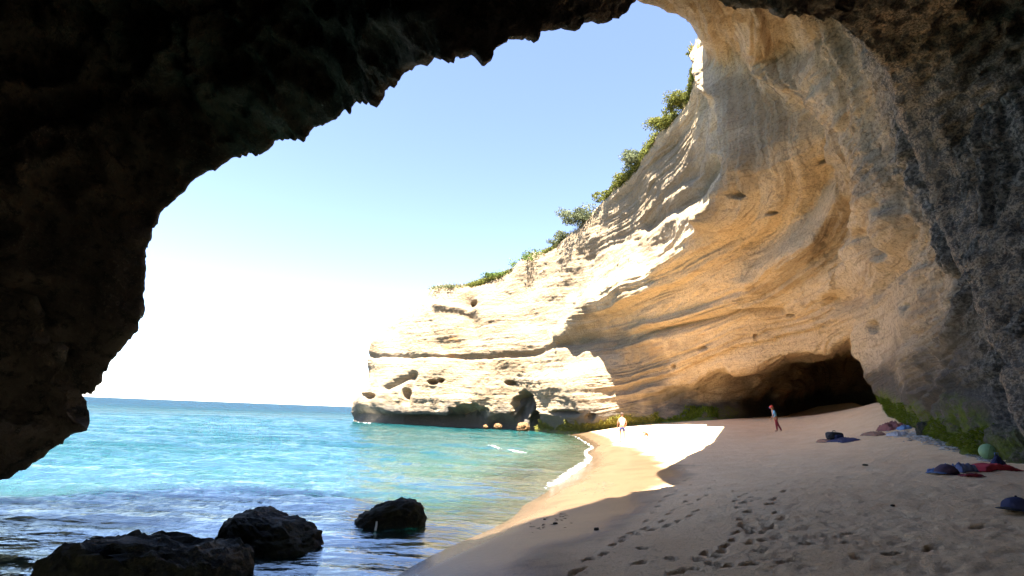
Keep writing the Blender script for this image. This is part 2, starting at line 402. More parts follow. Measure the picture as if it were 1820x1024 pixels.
def rock_material():
    k = NM('rock_limestone'); p = k.pos()
    s1 = k.noise(k.scale(p, (.12, .12, 1.1)), 1.0, 6, .65, .6)      # level beds
    n1 = k.noise(p, .5, 7, .65); n2 = k.noise(p, 3.2, 6, .7); n3 = k.noise(p, 14, 4, .7); n4 = k.noise(p, 45, 3, .7)
    base = k.mix(k.rng(n1, .35, .65), (.60, .445, .27), (.68, .54, .365))
    base = k.mix(k.math('MULTIPLY', k.rng(s1, .45, .62), .55), base, (.53, .41, .27))
    base = k.mix(k.math('MULTIPLY', k.rng(s1, .47, .36), .5), base, (.36, .23, .115))
    base = k.mix(k.math('MULTIPLY', k.attr('ochre'), .75), base, k.mix(n2, (.62, .425, .22), (.70, .525, .315)))  # ochre stain, lightened to make up for shade on the inner wall
    base = k.mix(k.math('MULTIPLY', k.attr('pale'), .85), base, k.mix(n2, (.165, .125, .08), (.25, .195, .13)))  # headland coloured darker to hold down its sunlit brightness
    base = k.mix(k.attr('flash'), base, (.50, .20, .04))
    s3 = k.noise(k.scale(p, (.35, .35, 5.5)), 1.0, 5, .65, .8)
    base = k.mix(k.math('MULTIPLY', k.rng(s3, .56, .68), .45), base, (.15, .09, .045))
    bv = k.n('ShaderNodeCombineXYZ'); k.l(k.math('MULTIPLY', k.attr('bed'), 1.0), bv.inputs[0]); k.l(k.attr('along'), bv.inputs[1])
    b1 = k.noise(k.scale(bv.outputs[0], (9, .5, 1)), 1.0, 6, .7, .3); b2 = k.noise(k.scale(bv.outputs[0], (30, 1.6, 1)), 1.0, 4, .7, .3)
    base = k.mix(k.math('MULTIPLY', k.rng(b1, .52, .66), .45), base, (.54, .43, .30))
    base = k.mix(k.math('MULTIPLY', k.rng(b1, .46, .34), .42), base, (.32, .19, .09))
    base = k.mix(k.math('MULTIPLY', k.rng(b2, .56, .70), .55), base, (.13, .085, .05))
    # black specks and lichen grain
    n5 = k.noise(p, 6.5, 7, .78)
    sp = k.rng(k.math('ADD', k.math('MULTIPLY', n5, .65), k.math('MULTIPLY', n3, .35)), .52, .40)
    base = k.mix(k.math('MULTIPLY', sp, .58), base, (.15, .10, .06))
    sk = k.rng(k.noise(k.scale(p, (.8, .8, 3.0)), 1.3, 6, .7), .58, .70)
    base = k.mix(k.math('MULTIPLY', sk, .5), base, (.13, .105, .08))
    td = k.math('MULTIPLY', k.attr('tide'), k.rng(n2, .2, .5, .75, 1.0))
    base = k.mix(td, base, k.mix(n3, (.075, .066, .054), (.17, .148, .12)))
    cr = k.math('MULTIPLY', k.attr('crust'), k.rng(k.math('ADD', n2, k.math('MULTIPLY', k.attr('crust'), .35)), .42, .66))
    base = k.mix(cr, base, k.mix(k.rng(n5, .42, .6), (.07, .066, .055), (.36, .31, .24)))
    ag = k.math('MULTIPLY', k.attr('algae'), k.rng(n2, .35, .6))
    base = k.mix(ag, base, k.mix(n3, (.09, .12, .015), (.22, .25, .04)))
    h = k.math('ADD', k.math('MULTIPLY', n2, 1.0), k.math('ADD', k.math('MULTIPLY', n5, .85), k.math('MULTIPLY', n4, .12)))
    h = k.math('ADD', h, k.math('ADD', k.math('MULTIPLY', s1, .6), k.math('ADD', k.math('MULTIPLY', s3, .35), k.math('MULTIPLY', b2, .6))))
    ck = k.n('ShaderNodeTexVoronoi', feature='DISTANCE_TO_EDGE'); k.l(k.scale(k.mix(.18, p, k.n('ShaderNodeTexNoise').outputs['Color']), (.35, .35, .9)), ck.inputs['Vector']); ck.inputs['Scale'].default_value = 1.0
    crk = k.math('MULTIPLY', k.rng(ck.outputs['Distance'], .0, .035, 1.0, .0), k.rng(n1, .5, .6))
    base = k.mix(k.math('MULTIPLY', crk, .22), base, (.13, .08, .045))
    h = k.math('SUBTRACT', h, k.math('MULTIPLY', crk, .15))
    k.principled(base, .92, k.bump(h, 1.0, .26), .15)
    return k.m
ROCK = rock_material()
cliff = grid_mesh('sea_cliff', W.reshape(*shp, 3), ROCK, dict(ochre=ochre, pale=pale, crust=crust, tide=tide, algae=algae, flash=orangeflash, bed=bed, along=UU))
tag(cliff, 'tall tan limestone sea cliff curving from sunlit headland into overhanging cave wall', 'cliff')

# ------------------------------------------------------------------ dark near roof and left pillar of the cave
LIP = [(-500,960,6,-.2),(-200,880,9.5,0),(-90,858,10.6,0),(0,838,11,0),(75,814,11.2,0),(98,803,11.2,0),(118,782,11.25,0),(148,765,11.3,0),(122,754,11.35,0),(106,738,11.5,0),(150,695,11.6,0),(182,660,11.6,0),(215,610,11.6,0),(240,560,11.6,0),(247,480,11.5,0),
 (262,410,11.5,0),(305,362,11.6,0),(352,314,11.6,0),(410,284,11.6,0),(480,261,11.2,0),(600,203,9.9,0),(690,150,7.9,0),(745,116,6.8,0),(806,97,6.2,0),(920,70,6.3,0),(1000,50,6.6,0),(1070,28,7.6,0),(1132,6,9.4,.1),(1180,-12,10.2,.4),(1280,-2,10.6,.7),(1400,20,11,1),
 (1500,42,13.2,1),(1575,105,14.8,1),(1625,230,16.2,1),(1665,350,16.2,1),(1710,450,15.2,1),(1762,570,14.2,1),(1800,680,13.2,1),(1850,810,11.6,1),(2150,1000,7,1)]
O = np.array([0.5, -2.0, 2.6]); BK = np.array([1.0, -11, 3.0])
S = []
for px, py, Y, g in LIP:
    L = PY(px, py, Y); g = np.clip(g, 0, 1)
    o = (1 - g) * np.array([-.42, -.5, 1.0]) + g * np.array([.9, .35, .7])
    row = [L + o * 16, L + o * 7, L + o * 2.2 + (1 - g) * np.array([.1, .35, 0]), L + o * .7 + (1 - g) * np.array([.1, .25, -.0]), L]
    d0 = L - O; r0 = np.linalg.norm(d0); d0 /= r0; d1 = BK - O; r1_ = np.linalg.norm(d1); d1 /= r1_
    om = math.acos(np.clip(d0 @ d1, -1, 1))
    for t in (.05, .14, .27, .42, .6, .8, .97):
        dd = (math.sin((1 - t) * om) * d0 + math.sin(t * om) * d1) / math.sin(om)
        bul = 1 + .10 * math.sin(math.pi * t) + .35 * t * (1 - t) * (1 - g)
        row.append(O + dd * (r0 * (1 - t) + r1_ * t) * bul)
    S.append(row)
S = np.array(S)
wu = np.percentile(px_len(S[:, 3:9], 0), 60, axis=1); wu = np.clip(wu, 10, 140); wu[0] = 10; wu[-1] = 10
wv = np.array([10, 12, 25, 20, 30, 60, 90, 90, 60, 20, 6], float)
tu2, tv2 = spread(wu, 820), spread(wv, 285)
R = pchip_axis(S, tu2); R = np.swapaxes(pchip_axis(np.swapaxes(R, 0, 1), tv2), 0, 1)
N1 = grid_normals(R); s2 = R.shape[:2]; RP = R.reshape(-1, 3)
tocam = (CAM - RP); inner = np.broadcast_to(tv2[None, :], s2).ravel()
flipN = np.sign(np.mean(np.sum(N1.reshape(-1, 3) * tocam, 1)[inner > 6]))
N1 = N1 * flipN
d2 = .5 * fbm(RP * .35 + 5, 3) + .30 * ridged(RP * .9 + 2, 3) + .13 * fbm(RP * 2.2 + 8, 4, .6) + .045 * ridged(RP * 6 + 1, 2)
zl = np.stack([RP[:, 0] * .25, RP[:, 1] * .25, RP[:, 2] * 2.6], 1)
d2 += .12 * fbm(zl, 3) * (1 - sstep(3, 6, RP[:, 2])) * 2
rpx, rpy = proj(RP); flank = sstep(1450, 1600, rpx) * (RP[:, 1] > 0)
vst = np.stack([RP[:, 0] * 1.1, RP[:, 1] * 1.1, RP[:, 2] * .35], 1)
d2 += flank * (.34 * ridged(vst + 3, 3, .6) + .16 * fbm(RP * 1.6 + 77, 4, .65))
rim = np.exp(-((inner - 4) / .8) ** 2)
d2 = d2 * (1 - .85 * rim) + rim * .05 * fbm(RP * 1.1 + 3, 2)
W2 = RP + N1.reshape(-1, 3) * d2[:, None]
# teeth along the rim
U2 = np.broadcast_to(tu2[:, None], s2).ravel()
jag = .16 * np.round(2.5 * noise(RP * 1.25 + 44)) / 2.5 + .10 * fbm(RP * .9 + 20, 3, .6) + .16 * np.clip(fbm(RP * 2.9 + 5, 3, .7), 0, 1) * sstep(-.1, .4, noise(RP * .8 + 60)) + .15 * np.clip(fbm(RP * 5.5 + 2, 3, .7), -.2, 1) * sstep(-.2, .3, noise(RP * 1.7 + 6))
W2 += rim[:, None] * ((jag - .06)[:, None] * np.array([.35, 0, -.9]))
def shade_dark_rock():
    k = NM('rock_shade_and_crust'); p = k.pos()
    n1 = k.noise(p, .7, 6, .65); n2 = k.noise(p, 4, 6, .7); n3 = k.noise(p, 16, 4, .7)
    c = k.mix(k.rng(n1, .35, .65), (.07, .056, .042), (.175, .138, .098))  # cave shade put into the colour of roof and pillar
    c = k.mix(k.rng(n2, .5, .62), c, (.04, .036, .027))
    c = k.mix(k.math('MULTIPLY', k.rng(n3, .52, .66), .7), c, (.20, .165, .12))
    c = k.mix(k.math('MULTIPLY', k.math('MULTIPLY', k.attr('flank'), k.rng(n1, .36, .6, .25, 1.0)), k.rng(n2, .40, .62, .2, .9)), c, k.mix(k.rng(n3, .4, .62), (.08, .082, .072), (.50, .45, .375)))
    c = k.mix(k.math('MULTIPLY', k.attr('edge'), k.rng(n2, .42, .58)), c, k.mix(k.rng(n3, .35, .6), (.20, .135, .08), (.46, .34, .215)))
    h = k.math('ADD', n2, k.math('ADD', k.math('MULTIPLY', n3, .4), k.math('MULTIPLY', k.noise(p, 50, 3, .7), .12)))
    k.principled(c, .9, k.bump(h, 1.0, .3), .2)
    return k.m
DARK = shade_dark_rock()
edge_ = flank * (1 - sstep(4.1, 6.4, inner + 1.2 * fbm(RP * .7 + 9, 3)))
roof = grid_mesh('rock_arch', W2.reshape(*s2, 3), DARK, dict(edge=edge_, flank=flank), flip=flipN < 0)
tag(roof, 'near rock roof and left pillar of the sea cave, coloured dark for shade, framing the sky', 'rock arch')

# ------------------------------------------------------------------ beach and seabed
na, nr = 760, 640
A0, A1 = math.radians(-72), math.radians(72); R0, R1 = math.log(1.3), math.log(112)
ang = np.linspace(A0, A1, na); lr = np.linspace(R0, R1, nr); rr = np.exp(lr)
AA, RRR = np.meshgrid(ang, rr, indexing='ij')
GX = RRR * np.sin(AA); GY = RRR * np.cos(AA)
GZ = sand_z(GX, GY)
P0 = np.stack([GX.ravel(), GY.ravel(), np.zeros(GX.size)], 1)
zb = GZ.ravel().copy()
dry = sstep(.5, .85, zb)
spx, spy = proj(np.stack([GX, GY, GZ], -1).reshape(-1, 3))
tramp = dry * sstep(1.0, 4.5, GX.ravel() - .18 * GY.ravel())
under = sstep(0, -.4, zb)
hz_ = .04 * fbm(P0 * .45, 3) * dry + .013 * fbm(P0 * 2.6 + 7, 5, .68) * (.12 + .88 * tramp) * dry
hz_ += -.012 * np.clip(noise(P0 * 2.4 + 30) - .2, 0, 1) * tramp - .03 * np.clip(noise(P0 * 5.7 + 60) - .25, 0, 1) * tramp
hz_ += .012 * noise(P0 * np.array([.8, .8, 1]) + 12) * (1 - dry) + .06 * under * fbm(P0 * .8 + 4, 3)
zb += hz_
H = zb.reshape(na, nr)
rs = np.random.RandomState(3)
def dent(x, y, a, L, Wd, dep, rimh=.35):
    r = math.hypot(x, y); th = math.atan2(x, y); R_ = L * 1.8
    i0 = max(0, int((th - R_ / r - A0) / (A1 - A0) * (na - 1))); i1 = min(na, int((th + R_ / r - A0) / (A1 - A0) * (na - 1)) + 2)
    j0 = max(0, int((math.log(max(r - R_, .5)) - R0) / (R1 - R0) * (nr - 1))); j1 = min(nr, int((math.log(r + R_) - R0) / (R1 - R0) * (nr - 1)) + 2)
    if i1 <= i0 or j1 <= j0: return
    dx = GX[i0:i1, j0:j1] - x; dy = GY[i0:i1, j0:j1] - y
    u = (dx * math.sin(a) + dy * math.cos(a)) / L; v = (dx * math.cos(a) - dy * math.sin(a)) / Wd
    v = v * (1 + .35 * np.tanh(u * 3) * -1)                      # ball of the foot wider than the heel
    q = np.sqrt(u * u + v * v)
    H[i0:i1, j0:j1] += -dep * (1 - sstep(.55, 1.05, q)) + dep * rimh * np.exp(-((q - 1.25) / .25) ** 2)
_k = 720 / 1589
TR = [
 [(240,590),(262,605),(280,640),(290,665),(265,648),(230,690),(215,705),(190,710),(170,730),(155,750),(140,775),(110,808),(105,835),(75,858),(50,852),(20,870),(15,885)],
 [(300,590),(345,600),(370,630),(385,648),(360,680),(350,705),(320,722),(285,740),(270,705),(265,730),(240,760),(215,765),(200,780),(172,808),(130,840),(190,825),(235,808),(310,770),(280,790)],
 [(450,640),(460,660),(430,668),(470,690),(455,690),(500,700),(480,710),(520,715),(460,735),(495,740),(470,760),(510,775),(480,800),(485,820),(500,835),(520,850),(470,850),(450,885),(420,910),(410,930),(385,955),(340,940),(310,965),(370,985),(420,998),(515,992),(650,982),(220,1015),(280,1005),(80,975),(210,958),(90,915)],
 [(640,660),(650,690),(610,720),(600,740),(590,745),(620,780),(640,800),(600,830),(570,850),(580,895),(520,900),(560,940)],
 [(905,860),(860,875),(820,975),(850,970),(1100,940),(1075,945),(945,965),(745,910),(770,945),(1225,915),(1420,830),(1530,970),(760,880),(915,905),(960,910)],
 [(-120,960),(-60,940),(-20,900),(-150,1000),(-180,1015)],
]
for tr in TR:
    pts = [on_sand(1100 + x * _k, 560 + y * _k) for x, y in tr if not (x > 700 and y > 900 and x % 2 == 0)]
    for n_, p_ in enumerate(pts):
        q_ = pts[min(n_ + 1, len(pts) - 1)] if n_ + 1 < len(pts) else pts[n_ - 1]
        a_ = math.atan2(q_[0] - p_[0], q_[1] - p_[1]) + rs.uniform(-.3, .3)
        sc_ = 1.0 + .012 * math.hypot(p_[0], p_[1])
        dent(p_[0], p_[1], a_, .10 * sc_, .045 * sc_, rs.uniform(.048, .065), .12)
for _ in range(380):                                              # older prints, half filled in
    p_ = on_sand(rs.uniform(1180, 1830), 765 + 259 * rs.uniform(0, 1) ** 1.3)
    if p_[2] < .8 or p_[1] < 2 or p_[0] - .28 * p_[1] < rs.uniform(-.6, .6): continue
    sc_ = 1.0 + .02 * math.hypot(p_[0], p_[1])
    dent(p_[0], p_[1], rs.uniform(0, 6.28), rs.uniform(.11, .19) * sc_, rs.uniform(.07, .11) * sc_, rs.uniform(.004, .011), .3)
for _ in range(420):                                              # a dense trampled track up the beach
    t_ = rs.uniform(0, 1) ** 1.5; px_ = np.interp(t_, [0, .3, .6, 1], [1390, 1370, 1340, 1250]) + rs.normal() * (70 + 90 * t_); p_ = on_sand(px_, 778 + 240 * t_)
    if p_[2] < .85 or p_[1] < 2: continue
    sc_ = 1.0 + .02 * math.hypot(p_[0], p_[1])
    dent(p_[0], p_[1], rs.uniform(0, 6.28), rs.uniform(.06, .11) * sc_, rs.uniform(.035, .05) * sc_, rs.uniform(.006, .016), .2)
wet = (1 - sstep(.47, .62, GZ.ravel() + .05 * fbm(P0 * .6 + 50, 3)))
sand = grid_mesh('beach', np.stack([GX, GY, H], -1), None, dict(wet=wet, soak=1 - sstep(.08, .26, GZ.ravel() + .06 * fbm(P0 * .5 + 20, 3))), flip=True)
tag(sand, kind='structure')
k = NM('sand'); p = k.pos()
n1 = k.noise(p, 1.2, 6, .65); n2 = k.noise(p, 22, 4, .7); n3 = k.noise(p, 160, 3, .7)
c = k.mix(k.rng(n1, .3, .7), (.75, .51, .285), (.82, .59, .35))
c = k.mix(k.math('MULTIPLY', k.rng(n2, .54, .66), .5), c, (.40, .27, .165))
c = k.mix(k.math('MULTIPLY', k.rng(n3, .5, .66), .5), c, (.30, .21, .14))
c = k.mix(k.math('MULTIPLY', k.rng(n3, .45, .35), .35), c, (.70, .57, .44))
wt = k.attr('wet')
c = k.mix(k.math('MULTIPLY', wt, .95), c, k.mix(n1, (.050, .028, .013), (.068, .039, .018)))
sk = k.attr('soak'); c = k.mix(k.math('MULTIPLY', sk, .6), c, (.055, .037, .023))
c = k.mix(k.math('MULTIPLY', k.math('MULTIPLY', wt, k.rng(k.noise(k.scale(p, (.5, 1.6, 1)), 1.2, 5, .65, .5), .5, .62)), .45), c, (.04, .024, .012))
n9 = k.noise(p, 8, 5, .75); c = k.mix(k.math('MULTIPLY', k.math('MULTIPLY', k.rng(n9, .56, .68), k.math('SUBTRACT', 1.0, wt)), .38), c, (.40, .265, .16))
h = k.math('ADD', k.math('MULTIPLY', n9, 1.1), k.math('ADD', k.math('MULTIPLY', n2, .6), k.math('MULTIPLY', n3, .16)))
hh = k.math('MULTIPLY', h, k.math('SUBTRACT', 1.0, k.math('MULTIPLY', wt, .8)))
k.principled(c, k.math('SUBTRACT', k.math('SUBTRACT', .95, k.math('MULTIPLY', wt, .55)), k.math('MULTIPLY', sk, .25)), k.bump(hh, .8, .05), k.math('MULTIPLY_ADD', sk, .25, k.math('MULTIPLY_ADD', wt, .3, .1))); sand.data.materials.append(k.m)
def ground(px, py):
    """point on the finished sand under a photo position"""
    p_ = on_sand(px, py); r = math.hypot(p_[0], p_[1]); th = math.atan2(p_[0], p_[1])
    i = int(round((th - A0) / (A1 - A0) * (na - 1))); j = int(round((math.log(r) - R0) / (R1 - R0) * (nr - 1)))
    return Vector((p_[0], p_[1], float(H[min(max(i, 0), na - 1), min(max(j, 0), nr - 1)])))
def ground_xy(x, y):
    r = math.hypot(x, y); th = math.atan2(x, y)
    i = int(round((th - A0) / (A1 - A0) * (na - 1))); j = int(round((math.log(r) - R0) / (R1 - R0) * (nr - 1)))
    return float(H[min(max(i, 0), na - 1), min(max(j, 0), nr - 1)])

# ------------------------------------------------------------------ sea
na2, nr2 = 380, 520
ang2 = np.radians(np.linspace(-90, 40, na2)); rr2 = np.exp(np.concatenate([np.linspace(math.log(1.5), math.log(130), nr2 - 60), np.linspace(math.log(133), math.log(20000), 60)]))
AA, RR2 = np.meshgrid(ang2, rr2, indexing='ij')
WX = RR2 * np.sin(AA); WY = RR2 * np.cos(AA)
near_ = RR2 < 105
dpt = np.full(WX.shape, 6.0); dpt[near_] = -sand_z(WX[near_], WY[near_])
fr_ = sstep(math.log(28), math.log(420), np.log(RR2)); dpt = np.where(dpt > 1.2, np.maximum(np.minimum(dpt, 2.6), 1.2 + 4.8 * fr_), dpt)
dpt = dpt * (1 - sstep(70, 105, RR2)) + (1.2 + 4.8 * fr_) * sstep(70, 105, RR2)
Wp = np.stack([WX.ravel(), WY.ravel(), np.zeros(WX.size)], 1)
wa = np.clip(dpt + .1, .02, 1.5).ravel() / 1.5
wf = 1 - sstep(70, 128, RR2.ravel())
wq = Wp[:, :2] + .9 * np.stack([noise(Wp * .15), noise(Wp * .15 + 9)], 1)
wv_ = .16 * noise(np.stack([wq[:, 0] * .16 + wq[:, 1] * .06, wq[:, 1] * .42 - wq[:, 0] * .05, Wp[:, 2]], 1)) \
    + .10 * ridged(np.stack([wq[:, 0] * .30 + wq[:, 1] * .1, wq[:, 1] * .75, Wp[:, 2] + 4], 1), 2) * .6 \
    + .055 * fbm(np.stack([wq[:, 0] * .9, wq[:, 1] * 1.7, Wp[:, 2] + 9], 1), 4, .6)
WZ = (wv_ * wf * (.12 + .88 * wa)).reshape(WX.shape)
# foam: the edge of the swash, and a small breaker
fo = np.exp(-((dpt - .03) / .08) ** 2) * sstep(9, 22, WY) * .40
wpx, wpy = proj(Wp)
def wline(poly, wd):
    best = np.full(len(wpx), 1e9)
    for (x0, y0), (x1, y1) in zip(poly[:-1], poly[1:]):
        dx, dy = x1 - x0, y1 - y0; t = np.clip(((wpx - x0) * dx + (wpy - y0) * dy) / (dx * dx + dy * dy), 0, 1)
        best = np.minimum(best, np.hypot(wpx - x0 - t * dx, wpy - y0 - t * dy))
    return np.exp(-(best / wd) ** 2)
fo = np.maximum(fo.ravel(), wline([(868,794),(900,801),(936,806)], 1.6) * .36)
fo = np.maximum(fo, wline([(975,862),(1015,850),(1040,825),(1050,806)], 9) * .36)
fo = np.maximum(fo, wline([(632,748),(660,752)], 2.0)); 
sea = grid_mesh('sea', np.stack([WX, WY, WZ], -1), None, dict(depth=dpt, foam=fo), flip=True)
tag(sea, kind='structure')
k = NM('sea_water'); p = k.pos()
dp = k.attr('depth')
wob = k.noise(k.scale(p, (.05, .12, 1)), 1.0, 4, .6)
body = k.mix(k.rng(dp, .2, 1.8), (.026, .050, .034), (.006, .036, .036))
body = k.mix(k.rng(dp, 1.6, 3.6), body, (.0015, .017, .025))
body = k.mix(k.rng(dp, 3.8, 6.0), body, (.0008, .014, .030))
body = k.mix(k.math('MULTIPLY', k.rng(wob, .45, .65), .4), body, k.mix(k.rng(dp, 3, 6), (.002, .026, .022), (.001, .010, .022)))
w1 = k.noise(k.scale(p, (.8, 1.7, 1)), 1.3, 5, .62, .4); w2 = k.noise(k.scale(p, (.16, .42, 1)), 1.0, 5, .65, .3); w3 = k.noise(k.scale(p, (.03, .09, 1)), 1.0, 6, .7)
hgt = k.math('ADD', k.math('MULTIPLY', w1, .10), k.math('ADD', k.math('MULTIPLY', w2, .40), k.math('MULTIPLY', w3, .9)))
nrm = k.bump(hgt, .55, 1.0)
dif = k.n('ShaderNodeSubsurfaceScattering', falloff='BURLEY'); k.l(body, dif.inputs['Color']); k.l(nrm, dif.inputs['Normal'])
dif.inputs['Scale'].default_value = 1.0; dif.inputs['Radius'].default_value = (1.0, 2.2, 2.4)
tr = k.n('ShaderNodeBsdfTransparent'); k.put(tr.inputs[0], (.72, .90, .88))
thru = k.n('ShaderNodeMixShader'); k.put(thru.inputs[0], k.rng(dp, .0, 1.3, .12, 1.0)); k.l(tr.outputs[0], thru.inputs[1]); k.l(dif.outputs[0], thru.inputs[2])
gl = k.n('ShaderNodeBsdfGlossy'); gl.inputs['Roughness'].default_value = .09; k.put(gl.inputs[0], (.86, .97, 1)); k.l(nrm, gl.inputs['Normal'])
fr = k.n('ShaderNodeFresnel'); fr.inputs[0].default_value = 1.33; k.l(nrm, fr.inputs['Normal'])
fac = k.math('MINIMUM', k.math('MULTIPLY', fr.outputs[0], .85), k.math('MULTIPLY', k.rng(dp, 1.0, 5.0, .46, .11), k.rng(k.math('ADD', k.math('MULTIPLY', w3, .5), k.math('MULTIPLY', w2, .5)), .36, .62, .45, 1.25)))
wmix = k.n('ShaderNodeMixShader'); k.put(wmix.inputs[0], fac); k.l(thru.outputs[0], wmix.inputs[1]); k.l(gl.outputs[0], wmix.inputs[2])
fd = k.n('ShaderNodeBsdfDiffuse'); k.put(fd.inputs[0], (.8, .82, .82))
fn = k.math('MULTIPLY', k.noise(p, 2.8, 8, .78, 1.0), 1.0)
ff = k.rng(k.math('ADD', k.attr('foam'), k.math('MULTIPLY', fn, 1.1)), .84, 1.04)
ff = k.math('MULTIPLY', ff, k.rng(k.attr('foam'), .05, .3))
fm = k.n('ShaderNodeMixShader'); k.put(fm.inputs[0], ff); k.l(wmix.outputs[0], fm.inputs[1]); k.l(fd.outputs[0], fm.inputs[2])
k.l(fm.outputs[0], k.out.inputs[0]); sea.data.materials.append(k.m)
# ------------------------------------------------------------------ boulders standing in the shallows
def ico(sub):
    bm = bmesh.new(); bmesh.ops.create_icosphere(bm, subdivisions=sub, radius=1.0)
    V = np.array([v.co[:] for v in bm.verts]); Fc = np.array([[v.index for v in f.verts] for f in bm.faces]); bm.free(); return V, Fc
def weed_rock():
    k = NM('rock_with_seaweed'); p = k.pos(); n1 = k.noise(p, 2.5, 6, .7); n2 = k.noise(p, 14, 5, .75); n3 = k.noise(p, 50, 3, .7)
    c = k.mix(k.rng(n1, .4, .6), (.020, .020, .014), (.042, .040, .018))
    c = k.mix(k.math('MULTIPLY', k.rng(n2, .5, .65), .7), c, (.075, .060, .028))
    h = k.math('ADD', n2, k.math('MULTIPLY', n3, .5))
    k.principled(c, .75, k.bump(h, 1.0, .09), .3); return k.m
WEED = weed_rock()
def boulder(name, loc, size, rz, seed, mat, sub=5, power=.55, rough=1.0, tilt=(0, 0), tops=None):
    V, Fc = ico(sub)
    q = np.sign(V) * np.abs(V) ** power; q /= np.max(np.abs(q), axis=0)
    P = q * np.array(size)
    Pn = P + seed * 13.7
    s_ = min(size)
    n_ = V * (.16 * s_ * fbm(Pn * (1.1 / s_ * .5), 3) + .10 * s_ * ridged(Pn * (1.4 / s_), 3, .6) + .07 * s_ * fbm(Pn * (4.5 / s_), 4, .7))[:, None]
    P = P + n_ * rough
    if tops is not None: P[:, 2] += tops(P)
    o = tri_mesh(name, P, Fc, mat, smooth=True)
    o.location = loc; o.rotation_euler = (tilt[0], tilt[1], rz)
    return o
b1 = boulder('boulder', (-4.45, 7.15, -.10), (1.08, .76, .47), math.radians(-4), 1, WEED, 5, power=.6, tilt=(math.radians(-3), math.radians(1)), tops=lambda P: -.45 * np.maximum(P[:, 2] - .36, 0) + .07 * ridged(P * 3.1 + 2, 3, .6) + .05 * fbm(P * 7, 3, .65))
tag(b1, 'large flat topped dark seaweed covered boulder in the near water', 'boulder', 'boulders in the shallows')
b2 = boulder('boulder', (-3.72, 9.0, .0), (.82, .52, .36), math.radians(-28), 5, WEED, 5, power=.66, rough=1.3, tilt=(0, math.radians(9)))
tag(b2, 'middle dark boulder with a humped back in the shallows', 'boulder', 'boulders in the shallows')
b3 = boulder('boulder', (-2.18, 10.6, .05), (.64, .34, .30), math.radians(18), 8, WEED, 5, power=.62, rough=1.4, tilt=(0, math.radians(-16)))
tag(b3, 'smallest wedge shaped dark boulder in the shallows with a white stick', 'boulder', 'boulders in the shallows')
def tube(pts, rad, seg=10):
    pts = [Vector(p) for p in pts]; V, Fc = [], []
    for i, p_ in enumerate(pts):
        t = (pts[min(i + 1, len(pts) - 1)] - pts[max(i - 1, 0)]).normalized()
        a = t.orthogonal().normalized(); b = t.cross(a); r_ = rad[i] if hasattr(rad, '__len__') else rad
        for s_ in range(seg):
            an = 2 * math.pi * s_ / seg; V.append((p_ + (a * math.cos(an) + b * math.sin(an)) * r_)[:])
    for i in range(len(pts) - 1):
        for s_ in range(seg):
            Fc.append([i * seg + s_, i * seg + (s_ + 1) % seg, (i + 1) * seg + (s_ + 1) % seg, (i + 1) * seg + s_])
    return np.array(V), np.array(Fc)
q_ = PY(667, 943, 10.05); t_ = PY(669.5, 927, 10.1)
V, Fc = tube([q_, q_ * .5 + t_ * .5 + np.array([.006, 0, 0]), t_], [.022, .02, .016])
tag(tri_mesh('stick', V, Fc, plain('stick_white', (.8, .8, .78), .6), smooth=True), 'short white stick leaning against the smallest dark boulder', 'stick')
PALEROCK = plain('fallen_rock', (.15, .085, .04), .9, .4, 3.0, .15, .5)
for px, py, Y, sz, sd, lab in [(863,757,67.5,(.3,.24,.2),21,'small tan fallen rock at the foot of the alcove, left of two'),
                               (885,756,67,(.45,.32,.28),22,'larger tan fallen rock at the foot of the alcove, right of two'),
                               (930,757,65,(.8,.5,.45),23,'biggest pale fallen rock beside the dark crevice at the cliff foot')]:
    p_ = PY(px, py, Y); o = boulder('fallen_rock', (p_[0], p_[1], p_[2] - .15), sz, sd, sd, PALEROCK, 5, power=.9, rough=2.2)
    tag(o, lab, 'rock', 'fallen rocks at the cliff foot')
p_ = ground(1662, 774)
tag(boulder('mossy_rock', (p_.x + .2, p_.y + .35, p_.z + .15), (.5, .32, .26), .3, 31, WEED, 5, power=.85, rough=1.8), 'dark rounded rock among the green weed at the right wall', 'rock')
for px, py, sz, lab in [(1060,942,.035,'small dark pebble at the edge of the shade on wet sand'), (987,932,.03,'small dark pebble on wet sand nearest the wave'), (968,923,.018,'tiny dark pebble beside the swash'),
                        (1538,828,.045,'small brown pebble alone in the dry shaded sand'), (1587,900,.02,'tiny dark pebble in the shaded sand at right')]:
    p_ = ground(px, py); o = boulder('pebble', (p_.x, p_.y, p_.z + sz * .3), (sz * 1.3, sz, sz * .6), px, px * .1, WEED, 3)
    tag(o, lab, 'pebble', 'pebbles lying on the sand')

# ------------------------------------------------------------------ shrubs along the cliff edge
def leaf_mat(name, a, b):
    k = NM(name); oi = k.attr('tone'); p = k.pos()
    c = k.mix(k.math('ADD', k.math('MULTIPLY', oi, .7), k.math('MULTIPLY', k.noise(p, 1.2, 3), .4)), a, b)
    d = k.n('ShaderNodeBsdfDiffuse'); k.l(c, d.inputs[0]); t = k.n('ShaderNodeBsdfTranslucent'); k.l(c, t.inputs[0])
    mx = k.n('ShaderNodeMixShader'); mx.inputs[0].default_value = .22; k.l(d.outputs[0], mx.inputs[1]); k.l(t.outputs[0], mx.inputs[2]); k.l(mx.outputs[0], k.out.inputs[0]); return k.m
LEAFG = leaf_mat('leaf_yellow_green', (.06, .075, .018), (.19, .19, .05))
LEAFO = leaf_mat('leaf_grey_olive', (.055, .07, .034), (.18, .195, .11))
LEAFB = leaf_mat('leaf_bright_green', (.045, .075, .02), (.13, .175, .05))
BARK = plain('bark', (.10, .075, .05), .9)
